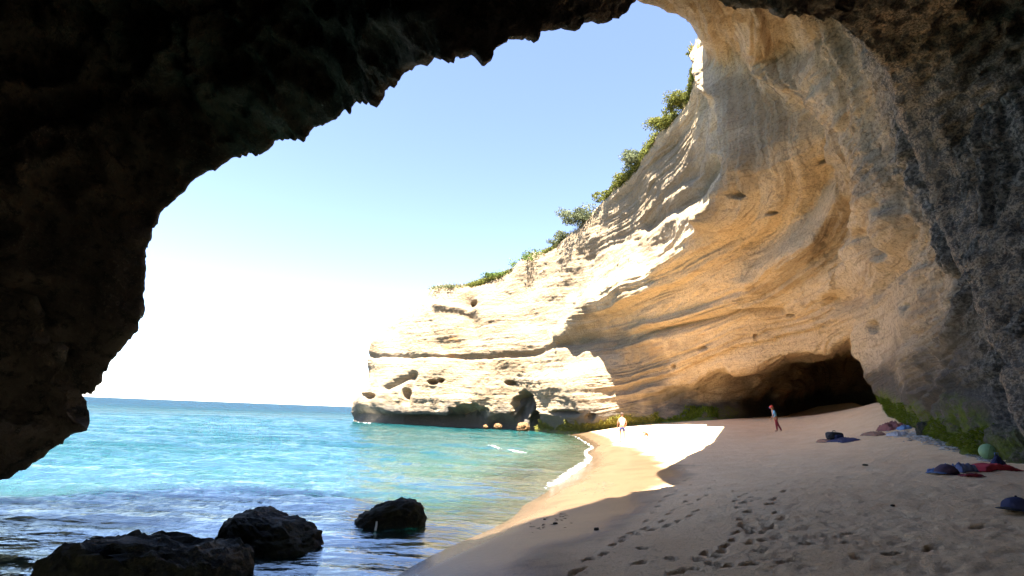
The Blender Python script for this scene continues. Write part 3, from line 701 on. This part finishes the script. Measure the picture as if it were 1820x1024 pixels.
def leaf_cloud(n, rx, ry, rz_, size, seed):
    r = np.random.RandomState(seed); cl = []
    m_ = 40
    for _ in range(m_):                                            # lobes of the crown
        d = r.normal(size=3); d /= np.linalg.norm(d); d[2] = abs(d[2]) * .9 - .12
        cl.append(np.r_[d * np.array([rx, ry, rz_]) * r.uniform(.3, 1.0), r.uniform(.14, .36)])
    cl = np.array(cl); ci = r.randint(0, m_, n)
    d = r.normal(size=(n, 3)); d /= np.linalg.norm(d, axis=1)[:, None]
    rad = cl[ci, 3] * (r.uniform(.55, 1.08, n))
    c = cl[ci, :3] + d * rad[:, None] * np.array([rx, ry, rz_])
    c[:, 2] = np.maximum(c[:, 2], -.25 * rz_)
    t1 = r.normal(size=(n, 3)); t1 /= np.linalg.norm(t1, axis=1)[:, None]
    t2 = np.cross(t1, d + .6 * r.normal(size=(n, 3))); t2 /= np.maximum(np.linalg.norm(t2, axis=1)[:, None], 1e-6)
    s_ = size * r.uniform(.6, 1.3, n)[:, None]
    V = np.stack([c - t1 * s_, c + t2 * s_ * .45, c + t1 * s_, c - t2 * s_ * .45], 1).reshape(-1, 3)
    Fc = np.arange(n * 4).reshape(n, 4)
    tone = np.repeat(np.clip(r.uniform(0, 1, n) * .6 + .4 * r.uniform(0, 1, m_)[ci], 0, 1), 4)
    return V, Fc, tone
jl = int(np.argmin(np.abs(tv - 8.15))); lipW = W.reshape(*shp, 3)[:, jl]; lpx, lpy = proj(lipW)
ok = tu < 11.2
def lip_at(px, py):
    i = np.argmin(np.where(ok, np.hypot(lpx - px, lpy - py), 1e9)); return lipW[i]
SHR = [ # px, py, half width px, half height px, material, label
 (1240,132,12,26,LEAFO,'narrow grey green shrub highest on the cliff edge below the arch'),
 (1215,180,26,22,LEAFG,'yellow green shrub on the cliff edge, second from the top'),
 (1188,222,32,30,LEAFG,'broad yellow green shrub bulging over the upper cliff edge'),
 (1140,284,30,28,LEAFO,'round olive shrub below the broad yellow green one on the cliff edge'),
 (1118,322,24,16,LEAFG,'low yellow green shrub under the round olive shrub'),
 (1082,350,22,16,LEAFG,'small yellow green shrub halfway down the cliff edge'),
 (1034,390,34,26,LEAFO,'large grey olive shrub in the middle of the cliff edge'),
 (1000,424,18,14,LEAFO,'little olive shrub hanging left of the large grey olive shrub'),
 (946,462,26,18,LEAFB,'wide green shrub on the lower cliff edge'),
 (880,491,19,12,LEAFB,'bright green cushion shrub on the headland ridge'),
 (797,513,22,6,LEAFO,'flat grey green shrub on top of the headland tower'),
 (832,516,7,4,LEAFO,'tiny grey shrub beside the headland tower'),
 (716,578,12,12,LEAFB,'thin green shrub on the seaward slope of the headland'),
]
for i, (px, py, hw, hh_, mt, lab) in enumerate(SHR):
    p_ = lip_at(px + hw * .35, py + hh_ * .6); Y = p_[1]; m_ = Y * 1.03 / F
    root = empty('shrub', (float(p_[0]), float(p_[1]) + .6, float(p_[2]) - .3)); tag(root, lab, 'shrub', 'shrubs along the cliff edge')
    c = PY(px + hw * .1, py + hh_ * .25, Y + .6); off = c - np.array(root.location)
    n_ = int(np.clip(hw * hh_ * 9, 500, 7500))
    V, Fc, tone = leaf_cloud(n_, hw * m_ * 1.75, hw * m_ * 1.4, hh_ * m_ * 1.3, .07 + .0011 * Y, 50 + i)
    tri_mesh('foliage', V + off, Fc, mt, root, attrs=dict(tone=tone))
    vs, fs, nb = [], [], 0
    rb = np.random.RandomState(i)
    for b_ in range(5):
        e_ = off + rb.normal(size=3) * np.array([hw, hw, hh_]) * m_ * .35
        V, Fc = tube([(0, 0, -.3), tuple(e_ * .5 + np.array([0, 0, .1])), tuple(e_)], [.09, .06, .02], 6); vs.append(V); fs.append(Fc + nb); nb += len(V)
    tri_mesh('stem', np.concatenate(vs), np.concatenate(fs), BARK, root, smooth=True)
# low scrub creeping along the edge between the shrubs
rg = np.random.RandomState(5); gi = np.where(ok & (tu > 4.2))[0]; n_ = 22000
ii = rg.choice(gi, n_); b_ = W.reshape(*shp, 3)[ii, np.clip(jl + rg.randint(-9, 8, n_), 0, shp[1] - 1)]
hgt_ = np.clip(noise(b_ * .16 + 7) + .25 * noise(b_ * .6) + .05, 0, 1); keep = hgt_ > .02; b_ = b_[keep]; hgt_ = hgt_[keep]; n_ = len(b_)
c = b_ + rg.normal(size=(n_, 3)) * .15 + np.array([0, 0, 1]) * (hgt_ * 2.6 * rg.uniform(0, 1, n_))[:, None]
t1 = rg.normal(size=(n_, 3)); t1 /= np.linalg.norm(t1, axis=1)[:, None]; t2 = np.cross(t1, rg.normal(size=(n_, 3))); t2 /= np.maximum(np.linalg.norm(t2, axis=1), 1e-6)[:, None]
s_ = (.12 * rg.uniform(.6, 1.3, n_))[:, None]
V = np.stack([c - t1 * s_, c + t2 * s_ * .5, c + t1 * s_, c - t2 * s_ * .5], 1).reshape(-1, 3)
o = tri_mesh('low_scrub', V, np.arange(n_ * 4).reshape(-1, 4), LEAFG, attrs=dict(tone=np.repeat(np.clip(rg.uniform(0, .7, n_) + .3 * noise(b_ * .3), 0, 1), 4)))
tag(o, 'low yellow green scrub creeping along the cliff edge between the shrubs', 'scrub', kind='stuff')
# dry grass fringing the edge
rg = np.random.RandomState(9); gi = np.where(ok & (tu > 3.2))[0]
gv, gf, gt = [], [], []
n_ = 5200
ii = rg.choice(gi, n_); jj = rg.randint(0, 14, n_)
base_ = W.reshape(*shp, 3)[ii, np.clip(jl - 3 + jj, 0, shp[1] - 1)] + rg.normal(size=(n_, 3)) * .12
keep = noise(base_ * .22 + 3) > .06; base_ = base_[keep]; n_ = len(base_)
dr = rg.normal(size=(n_, 3)) * .5; dr[:, 2] = np.abs(dr[:, 2]) + .6; dr *= (rg.uniform(.25, .7, n_) / np.linalg.norm(dr, axis=1))[:, None]
sd_ = np.cross(dr, rg.normal(size=(n_, 3))); sd_ *= (.035 / np.maximum(np.linalg.norm(sd_, axis=1), 1e-6))[:, None]
gV = np.stack([base_ - sd_, base_ + sd_, base_ + dr], 1).reshape(-1, 3)
g_ = tri_mesh('edge_grass', gV, np.arange(n_ * 3).reshape(-1, 3), leaf_mat('dry_grass', (.12, .12, .045), (.30, .25, .12)), attrs=dict(tone=np.repeat(rg.uniform(0, 1, n_), 3)))
tag(g_, 'dry olive grass fringing the top edge of the cliff', 'grass', kind='stuff')

# ------------------------------------------------------------------ green weed at the foot of the walls
rg = np.random.RandomState(19)
Wf = W; algm = (algae > .35) & (hb > -.1)
def weed(sel, n_, ln, wd, mat, name, label, droop=.6):
    idx = rg.choice(np.where(sel)[0], n_); b_ = Wf[idx] + rg.normal(size=(n_, 3)) * .03
    nn = N0.reshape(-1, 3)[idx]; L_ = ln * rg.uniform(.5, 1.3, n_)[:, None]
    d1 = nn * .6 + rg.normal(size=(n_, 3)) * .35 + np.array([0, 0, .25]); d2_ = d1 * .6 + np.array([0, 0, -droop])
    sd = np.cross(d1, rg.normal(size=(n_, 3))); sd *= (wd / np.maximum(np.linalg.norm(sd, axis=1), 1e-6))[:, None]
    p1 = b_ + d1 * L_ * .55; p2 = p1 + d2_ * L_ * .7
    V = np.stack([b_ - sd, b_ + sd, p1 + sd * .8, p1 - sd * .8, p2], 1).reshape(-1, 3)
    o5 = np.arange(n_)[:, None] * 5
    Fc = np.concatenate([o5 + np.array([[0, 1, 2]]), o5 + np.array([[0, 2, 3]]), o5 + np.array([[3, 2, 4]])])
    o = tri_mesh(name, V, Fc, mat, attrs=dict(tone=np.repeat(rg.uniform(0, 1, n_), 5)))
    tag(o, label, 'seaweed', kind='stuff')
WG = leaf_mat('green_weed', (.05, .075, .008), (.17, .21, .025)); WY = leaf_mat('yellow_weed', (.12, .12, .025), (.26, .24, .06))
weed((UU > 14.9) & (hb > .0) & (hb < .85 + .5 * noise(BP * .9 + 3) + .35 * noise(BP * 3.1) - .003 * (PX - 1580)) & (PX < 1775), 11000, .10, .011, WG, 'green_weed', 'bright green weed hanging at the foot of the right cave wall')
weed((algae > .3) & (hb > .05) & (PX > 1165) & (PX < 1275), 2600, .30, .03, WG, 'green_weed', 'dark green weed at the foot of the wall left of the cave mouth')
weed((algae > .3) & (hb > .0) & (PX > 945) & (PX < 1175), 4500, .30, .035, WY, 'yellow_weed', 'sunlit yellow green weed along the foot of the headland')

# ------------------------------------------------------------------ strand line litter: pale shells and dry weed along the right wall
rg = np.random.RandomState(23); vs, fs, nb = [], [], 0
for _ in range(2000):
    t = rg.uniform(0, 1) ** .8; px = 1590 + t * 170 + rg.normal() * 8; py = np.interp(px, [1590, 1640, 1700, 1760], [766, 775, 790, 812]) + rg.normal() * 5 + 2
    p_ = ground(px, py); a = rg.uniform(0, 6.28); L_ = rg.uniform(.03, .15); w_ = rg.uniform(.012, .045); h_ = rg.uniform(.008, .04)
    ca, sa = math.cos(a), math.sin(a)
    loc = np.array([[-L_, 0, 0], [0, -w_, h_ * .3], [L_, 0, rg.uniform(0, .02)], [0, w_, h_ * .3], [0, 0, h_]])
    V = np.stack([loc[:, 0] * ca - loc[:, 1] * sa, loc[:, 0] * sa + loc[:, 1] * ca, loc[:, 2]], 1) + np.array([p_.x, p_.y, p_.z + .004])
    vs.append(V); fs.append(np.array([[0, 1, 4], [1, 2, 4], [2, 3, 4], [3, 0, 4]]) + nb); nb += 5
LM = leaf_mat('litter', (.06, .055, .05), (.62, .62, .58))
o = tri_mesh('strand_litter', np.concatenate(vs), np.concatenate(fs), LM, attrs=dict(tone=np.repeat(rg.uniform(0, 1.2, 2000), 5)))
tag(o, 'pale shells and dry dark weed strewn along the right wall', 'litter', kind='stuff')
# dark weed scraps along the swash line
vs, fs, nb = [], [], 0
for cx, cy, n_, sx_, sy_ in [(1075,862,40,10,4),(1060,872,24,16,4),(995,918,26,7,8),(960,938,16,20,6)]:
    for _ in range(n_):
        p_ = ground(cx + rg.normal() * sx_, cy + rg.normal() * sy_)
        if p_.z < .02: continue
        a = rg.uniform(-.5, .9); L_ = rg.uniform(.015, .05); w_ = rg.uniform(.004, .01); h_ = .008
        ca, sa = math.cos(a), math.sin(a); loc = np.array([[-L_, 0, 0], [0, -w_, 0], [L_, 0, 0], [0, w_, 0], [0, 0, h_]])
        V = np.stack([loc[:, 0] * ca - loc[:, 1] * sa, loc[:, 0] * sa + loc[:, 1] * ca, loc[:, 2]], 1) + np.array([p_.x, p_.y, p_.z + .004])
        vs.append(V); fs.append(np.array([[0, 1, 4], [1, 2, 4], [2, 3, 4], [3, 0, 4]]) + nb); nb += 5
o = tri_mesh('seaweed_scraps', np.concatenate(vs), np.concatenate(fs), plain('wet_weed', (.03, .026, .018), .6))
tag(o, 'dark scraps of seaweed left on the wet sand', 'seaweed', kind='stuff')
# ------------------------------------------------------------------ people
def skin(name, chains, mat, parent=None, sub=2, root=0):
    """chains: lists of ((x, y, z), radius); equal points are shared, so limbs join into one surface"""
    V, Rr, E, key = [], [], [], {}
    for ch in chains:
        prev = None
        for co, r in ch:
            kk = tuple(round(c, 4) for c in co)
            if kk not in key: key[kk] = len(V); V.append(co); Rr.append(r)
            if prev is not None and prev != key[kk]: E.append((prev, key[kk]))
            prev = key[kk]
    me = bpy.data.meshes.new(name); me.from_pydata(V, E, []); ob = bpy.data.objects.new(name, me); COL.objects.link(ob)
    md = ob.modifiers.new('skin', 'SKIN'); md.use_smooth_shade = True
    if not me.skin_vertices: 
        bm = bmesh.new(); bm.from_mesh(me); bm.verts.layers.skin.verify(); bm.to_mesh(me); bm.free()
    sv = me.skin_vertices[0].data
    for i, r in enumerate(Rr):
        sv[i].radius = (r, r) if not hasattr(r, '__len__') else r; sv[i].use_root = (i == root)
    s2_ = ob.modifiers.new('sub', 'SUBSURF'); s2_.levels = 1; s2_.render_levels = sub
    dg = bpy.context.evaluated_depsgraph_get(); s2_.levels = sub
    dg.update(); m2 = bpy.data.meshes.new_from_object(ob.evaluated_get(dg))
    ob.modifiers.clear(); ob.data = m2; m2.materials.clear(); m2.materials.append(mat)
    m2.polygons.foreach_set('use_smooth', np.full(len(m2.polygons), True))
    if parent is not None: ob.parent = parent
    return ob
SKIN = plain('skin', (.30, .15, .09), .6, .1, 20, .3)
HAIR = plain('hair_dark', (.05, .03, .02), .7, .3, 60)
def hand(c, d, side):
    """five short finger chains from the wrist c along d"""
    c = Vector(c); d = Vector(d).normalized(); s_ = d.orthogonal().normalized() if side is None else Vector(side).normalized()
    palm = c + d * .085; out_ = [[(tuple(c), .026), (tuple(palm), .034)]]
    for k_, ln in zip((-.030, -.010, .010, .030), (.062, .075, .07, .055)):
        b_ = palm + s_ * k_ + d * .012; e_ = b_ + d * ln * .6; f_ = e_ + d * ln * .4 + d.cross(s_) * .02
        out_.append([(tuple(palm), .034), (tuple(b_), .011), (tuple(e_), .009), (tuple(f_), .008)])
    t0 = c + d * .03; t1 = t0 - s_ * .045 + d * .02; t2 = t1 + d * .035 - s_ * .01
    out_.append([(tuple(c), .026), (tuple(t1), .011), (tuple(t2), .009)])
    return out_
def person(loc, rz, scale, J, top, bottom, label, hair_mat, hat=None, sleeves=True, shorts=False, extra=None):
    root = empty('person', loc, rz); root.scale = (scale,) * 3
    tag(root, label, 'person')
    P_ = J
    def mid(a, b, t=.5): return tuple(a[i] * (1 - t) + b[i] * t for i in range(3))
    spine = mid(P_['pel'], P_['chest'])
    body = [[(P_['pel'], .125), (spine, .115), (P_['chest'], .135), (P_['neck'], .055), (P_['head'], .088), (P_['crown'], .075)]]
    for s_ in ('l', 'r'):
        body.append([(P_['chest'], .135), (P_['sh_' + s_], .062), (P_['el_' + s_], .043), (P_['wr_' + s_], .03)])
        d = [P_['wr_' + s_][i] - P_['el_' + s_][i] for i in range(3)]
        body += [c for c in hand(P_['wr_' + s_], d, (0, 1, .1))]
        body.append([(P_['pel'], .125), (P_['hip_' + s_], .095), (P_['kn_' + s_], .058), (P_['an_' + s_], .04), (P_['to_' + s_], .035)])
    b = skin('body', body, SKIN, root)
    hd, cr = Vector(P_['head']), Vector(P_['crown']); fw = Vector(P_['face']).normalized(); upv = (cr - hd).normalized(); sd = fw.cross(upv)
    V, Fc = ico(2)
    o = tri_mesh('nose', V * np.array([.012, .016, .02]), Fc, SKIN, root, True); o.location = hd + fw * .1
    for s_ in (-1, 1):
        o = tri_mesh('ear', V * np.array([.012, .022, .03]), Fc, SKIN, root, True); o.location = hd + sd * .088 * s_
        o = tri_mesh('eye', V * .011, Fc, HAIR, root, True); o.location = hd + fw * .083 + sd * .032 * s_ + upv * .02
    o = tri_mesh('mouth', V * np.array([.024, .024, .006]), Fc, plain('lips', (.4, .15, .12)), root, True); o.location = hd + fw * .078 - upv * .045
    V, Fc = ico(3); hv = V * np.array([.104, .104, .108]); hv[:, 2] = np.where(hv[:, 2] < -.02, -.02 - (hv[:, 2] + .02) * .2, hv[:, 2])
    o = tri_mesh('hair', hv, Fc, hair_mat, root, True); o.location = hd - fw * .018 + upv * .055
    o.rotation_euler = upv.to_track_quat('Z', 'Y').to_euler()
    if hat: hat(root, hd, upv, fw)
    tp = [[(mid(P_['pel'], P_['chest'], .08), .140), (spine, .138), (P_['chest'], .150), (mid(P_['chest'], P_['neck'], .75), .07)]]
    for s_ in ('l', 'r'):
        c = [(P_['chest'], .150), (P_['sh_' + s_], .074)]
        if sleeves: c += [(mid(P_['sh_' + s_], P_['el_' + s_], .9), .062)]
        tp.append(c)
    skin('shirt', tp, top, root, 2)
    bt = [[(mid(P_['pel'], P_['chest'], .18), .130), (P_['pel'], .142)]]
    for s_ in ('l', 'r'):
        c = [(P_['pel'], .142), (P_['hip_' + s_], .108)]
        c += [(mid(P_['hip_' + s_], P_['kn_' + s_], .55), .094)] if shorts else [(P_['kn_' + s_], .07), (mid(P_['kn_' + s_], P_['an_' + s_], .93), .055)]
        bt.append(c)
    skin('shorts' if shorts else 'trousers', bt, bottom, root, 2)
    return root
NAVY = plain('cloth_navy', (.03, .04, .13), .9); WHITE = plain('cloth_white', (.78, .78, .78), .9, .05)
LBLUE = plain('cloth_light_blue', (.16, .42, .70), .9, .12); MAROON = plain('cloth_maroon', (.20, .025, .035), .9)
def cap_on(mat, brim_mat):
    def f(root, hd, upv, fw):
        V, Fc = ico(3); v = V * .118; v[:, 2] = np.maximum(v[:, 2], -.005)
        o = tri_mesh('hat', v, Fc, mat, root, True); o.location = hd + upv * .06; o.rotation_euler = upv.to_track_quat('Z', 'Y').to_euler()
        V = V * np.array([.09, .075, .012]); o2 = tri_mesh('brim', V, Fc, brim_mat, o, True); o2.location = (fw * .13 + Vector((0, 0, -.0)))[:]
    return f
# walker in the shade: stooped a little, one leg back
g1 = ground(1380, 767)
J1 = dict(pel=(0, 0, .86), chest=(-.13, -.06, 1.22), neck=(-.19, -.09, 1.40), head=(-.24, -.12, 1.52), crown=(-.27, -.13, 1.60), face=(-1, -.3, -.3),
          sh_l=(-.17, -.24, 1.30), el_l=(-.26, -.28, 1.04), wr_l=(-.36, -.22, .86), sh_r=(-.08, .13, 1.32), el_r=(-.02, .24, 1.06), wr_r=(-.14, .26, .86),
          hip_l=(.0, -.10, .82), kn_l=(-.03, -.12, .45), an_l=(.0, -.12, .07), to_l=(-.16, -.13, .04), hip_r=(.04, .10, .82), kn_r=(.20, .10, .46), an_r=(.40, .10, .08), to_r=(.27, .10, .035))
person(g1, 0, .98, J1, LBLUE, MAROON, 'person in light blue shirt and dark red trousers walking stooped across the shaded sand', HAIR, cap_on(plain('cloth_red', (.45, .06, .04)), plain('cloth_blue', (.05, .12, .4))))
g2 = ground(1106, 787)
J2 = dict(pel=(0, 0, .92), chest=(.0, -.01, 1.30), neck=(0, -.01, 1.48), head=(0, .02, 1.60), crown=(0, .02, 1.68), face=(0, 1, -.2),
          sh_l=(-.18, 0, 1.38), el_l=(-.26, .02, 1.12), wr_l=(-.25, .10, .90), sh_r=(.18, 0, 1.38), el_r=(.27, .0, 1.14), wr_r=(.24, .10, .94),
          hip_l=(-.10, 0, .87), kn_l=(-.11, .04, .48), an_l=(-.10, -.04, .08), to_l=(-.11, .12, .035), hip_r=(.10, 0, .87), kn_r=(.12, -.02, .48), an_r=(.13, -.10, .08), to_r=(.14, .05, .035))
person(g2, .15, 1.05, J2, WHITE, NAVY, 'person in white top and navy shorts standing on the sunlit sand', HAIR, None, False, True)
g3 = ground(1151, 792)
J3 = dict(pel=(0.08, 0, .84), chest=(-.14, -.10, 1.10), neck=(-.26, -.14, 1.16), head=(-.37, -.18, 1.16), crown=(-.45, -.20, 1.15), face=(-.4, -.2, -1),
          sh_l=(-.22, -.26, 1.10), el_l=(-.26, -.28, .84), wr_l=(-.30, -.22, .62), sh_r=(-.16, .08, 1.12), el_r=(-.24, .12, .86), wr_r=(-.30, .10, .64),
          hip_l=(.04, -.10, .82), kn_l=(-.02, -.12, .45), an_l=(.0, -.12, .07), to_l=(-.14, -.13, .04), hip_r=(.06, .10, .82), kn_r=(.06, .12, .46), an_r=(.12, .12, .08), to_r=(-.02, .12, .035))
person(g3, 0, .66, J3, plain('cloth_peach', (.22, .085, .045), .9), plain('cloth_pale', (.30, .22, .18), .9), 'small child in pale clothes bending over the sunlit sand', plain('hair_fair', (.35, .22, .1)), None, True, True)
# ------------------------------------------------------------------ belongings on the sand
def cloth(name, px0, px1, py, depth_m, hgt, mat, seed, label, cat='towel', group=None):
    a, b = ground(px0, py), ground(px1, py); L_ = (b - a).length / 2; c = (a + b) / 2; rz = math.atan2(b.y - a.y, b.x - a.x)
    n_ = 36; u, v = np.meshgrid(np.linspace(-1, 1, n_), np.linspace(-1, 1, n_), indexing='ij')
    r = np.sqrt(u ** 2 + v ** 2 - (u * v) ** 2 * .6)
    Q = np.stack([u * 1.7 + seed, v * 1.7 * depth_m / max(L_, .1), np.zeros_like(u)], -1).reshape(-1, 3)
    fold = ridged(Q * 1.1 + seed * 3, 3, .6).reshape(n_, n_) * .35 + .45 + .5 * fbm(Q * .8 + seed, 2).reshape(n_, n_)
    ed = 1 + .16 * noise(Q * 1.3 + 8 + seed).reshape(n_, n_)
    z = .75 * hgt * np.clip(fold, .06, 1.6) * (1 - sstep(.72, 1.0, np.maximum(np.abs(u), np.abs(v)))) + .012
    X, Y_ = u * L_ * ed, v * depth_m * ed
    gz = np.array([[ground_xy(c.x + X[i, j] * math.cos(rz) - Y_[i, j] * math.sin(rz), c.y + X[i, j] * math.sin(rz) + Y_[i, j] * math.cos(rz)) - c.z for j in range(n_)] for i in range(n_)])
    o = grid_mesh(name, np.stack([X, Y_, z + gz], -1), mat); o.location = c; o.rotation_euler = (0, 0, rz)
    md = o.modifiers.new('thick', 'SOLIDIFY'); md.thickness = .008; md.offset = 1
    tag(o, label, cat, group); return o
BLK = plain('cloth_black', (.018, .019, .024), .85); BRN = plain('cloth_brown', (.20, .11, .075), .9); RED = plain('cloth_red_towel', (.42, .03, .05), .9, .3, 25)
BLU = plain('cloth_blue_grey', (.13, .19, .33), .9); GRY = plain('cloth_grey', (.30, .30, .31), .9); PUR = plain('cloth_plum', (.055, .035, .06), .85); DNV = plain('cloth_dark_navy', (.02, .025, .07), .85)
cloth('towel', 1478, 1512, 785, .32, .08, DNV, 2.3, 'dark navy towel spread under the black backpack', 'towel', 'things left on the sand')
cloth('cloth', 1456, 1480, 785, .18, .16, BRN, 3.1, 'crumpled brown cloth left of the black backpack', 'cloth', 'things left on the sand')
cloth('cloth', 1534, 1566, 774, .2, .14, BRN, 4.2, 'flat brown cloth alone between backpack and cave wall', 'cloth', 'things left on the sand')
cloth('towel', 1571, 1598, 763, .35, .30, plain('cloth_rust', (.16, .06, .055), .9), 5.5, 'heaped maroon towel at the corner of the cave wall', 'towel', 'things left on the sand')
cloth('cloth', 1600, 1614, 763, .18, .14, plain('cloth_sky', (.12, .2, .34), .9), 6.1, 'light blue cloth beside the maroon towel', 'cloth', 'things left on the sand')
cloth('cloth', 1582, 1606, 773, .22, .13, GRY, 7.7, 'grey cloth in front of the maroon towel', 'cloth', 'things left on the sand')
cloth('cloth', 1648, 1672, 840, .13, .07, BLU, 8.2, 'blue grey cloth under the plum cap', 'cloth', 'things left on the sand')
cloth('cloth', 1698, 1727, 838, .15, .16, plain('cloth_slate', (.10, .12, .22), .9), 9.4, 'slate blue cloth between plum cap and red towel', 'cloth', 'things left on the sand')
cloth('towel', 1726, 1796, 838, .20, .12, RED, 10.6, 'bright red towel near the green ball', 'towel', 'things left on the sand')
cloth('towel', 1709, 1745, 846, .10, .05, plain('cloth_dark_red', (.16, .02, .03), .9), 11.8, 'small dark red towel in front of the slate cloth', 'towel', 'things left on the sand')
def cap(px, py, r_, mat, brim_mat, label, rz, group):
    g = ground(px, py); root = empty('cap', g + Vector((0, 0, .004)), rz); tag(root, label, 'cap', group)
    V, Fc = ico(4); v = V * np.array([r_ * 1.1, r_, r_ * .95]); v[:, 2] = np.maximum(v[:, 2], 0)
    v = v + V * (.06 * r_ * fbm(V * 2 + px, 2))[:, None]; tri_mesh('crown', v, Fc, mat, root, True)
    V, Fc = ico(3); b = V * np.array([r_ * .8, r_ * .75, .012]); b[:, 2] += .05 * r_ - .10 * (b[:, 1] ** 2) / r_; o = tri_mesh('brim', b, Fc, brim_mat, root, True); o.location = (-r_ * 1.25, 0, .012)
    V2 = ico(2); o = tri_mesh('button', V2[0] * .014, V2[1], brim_mat, root, True); o.location = (0, 0, r_ * .96)
cap(1683, 841, .17, PUR, BLU, 'plum coloured cap with a blue brim lying on the sand', .25, 'caps on the sand')
cap(1810, 908, .15, DNV, BLK, 'dark navy cap at the right edge of the picture', .35, 'caps on the sand')
# backpack
g = ground(1487, 784); root = empty('backpack', g + Vector((0, .12, .02)), .1); tag(root, 'black backpack lying on the navy towel in the shaded sand', 'backpack', 'things left on the sand')
def pad(sz, seed, pw=.5):
    V, Fc = ico(4); q = np.sign(V) * np.abs(V) ** pw; q = q / np.max(np.abs(q)) * np.array(sz); return q + V * (.07 * min(sz) * fbm(q * 6 + seed, 3))[:, None], Fc
V, Fc = pad((.34, .24, .17), 1); o = tri_mesh('bag_body', V, Fc, BLK, root, True); o.location = (0, 0, .17)
V, Fc = pad((.20, .09, .10), 2); o = tri_mesh('pocket', V, Fc, DNV, root, True); o.location = (.03, -.24, .13)
V, Fc = tube([(-.3, -.1, .2), (-.45, -.16, .10), (-.52, -.18, .02), (-.38, -.24, .02), (-.28, -.2, .08)], .022, 8); tri_mesh('strap', V, Fc, BLK, root, smooth=True)
V, Fc = tube([(-.08, 0, .33), (-.05, 0, .40), (.05, 0, .40), (.08, 0, .33)], .016, 8); tri_mesh('handle', V, Fc, BLK, root, smooth=True)
# upright swim fin behind the red towel
g = ground(1776, 836); root = empty('dry_bag', g, 0); tag(root, 'dark blue limp bag standing behind the red towel', 'bag', 'things left on the sand')
V, Fc = ico(4); q = V * np.array([.15, .11, .17]); q[:, :2] *= (1 - .55 * sstep(-.05, .17, q[:, 2]))[:, None]; q += V * (.03 * fbm(V * 2.5, 3))[:, None]
o = tri_mesh('bag_body', q, Fc, DNV, root, True); o.location = (0, 0, .15); V, Fc = tube([(-.03, 0, .3), (-.04, 0, .36), (.04, 0, .36), (.03, 0, .3)], .012, 8); tri_mesh('handle', V, Fc, BLU, root, smooth=True)
# green ball
g = ground(1760, 816); rb_ = .205; root = empty('ball', g, 0); tag(root, 'pale green weathered ball against the right cave wall', 'ball')
V, Fc = ico(5); o = tri_mesh('shell', V * rb_, Fc, plain('ball_green', (.16, .27, .13), .55, .3, 8, .3), root, True); o.location = (0, 0, rb_ - .02)
V, Fc = tube([(-.05, -rb_ - .005 + .012, rb_ + .03), (-.05, -rb_ - .012 + .012, rb_ + .03)], [.02, .018], 12); tri_mesh('valve', V, Fc, BLK, root)
V = np.array([(math.cos(a) * (rb_ + .002 + .004 * math.cos(b)), .006 * math.sin(b) - .0, math.sin(a) * (rb_ + .002 + .004 * math.cos(b))) for a in np.linspace(0, 2 * math.pi, 49)[:-1] for b in np.linspace(0, 2 * math.pi, 7)[:-1]])
Fc = np.array([[i * 6 + j, i * 6 + (j + 1) % 6, ((i + 1) % 48) * 6 + (j + 1) % 6, ((i + 1) % 48) * 6 + j] for i in range(48) for j in range(6)])
o = tri_mesh('seam', V, Fc, plain('ball_seam', (.10, .17, .08), .6), root, True); o.location = (0, 0, rb_ - .02); o.rotation_euler = (.3, .2, .9)
# sandals by the water
for dx, lab in ((-3, 'sandal lying on the sunlit sand, the left of the pair'), (3, 'sandal lying on the sunlit sand, the right of the pair')):
    g = ground(1131 + dx, 787); root = empty('sandal', g + Vector((0, 0, .01)), .6 + dx * .1); tag(root, lab, 'sandal', 'pair of sandals')
    V, Fc = ico(3); q = V * np.array([.14, .055, .018]); q[:, 1] *= 1 + .25 * np.tanh(q[:, 0] * 12); tri_mesh('sole', q, Fc, BRN, root, True)
    V, Fc = tube([(.03, -.06, .01), (.05, -.03, .05), (.05, .03, .05), (.03, .06, .01)], .012, 8); tri_mesh('strap', V, Fc, BLK, root, smooth=True)
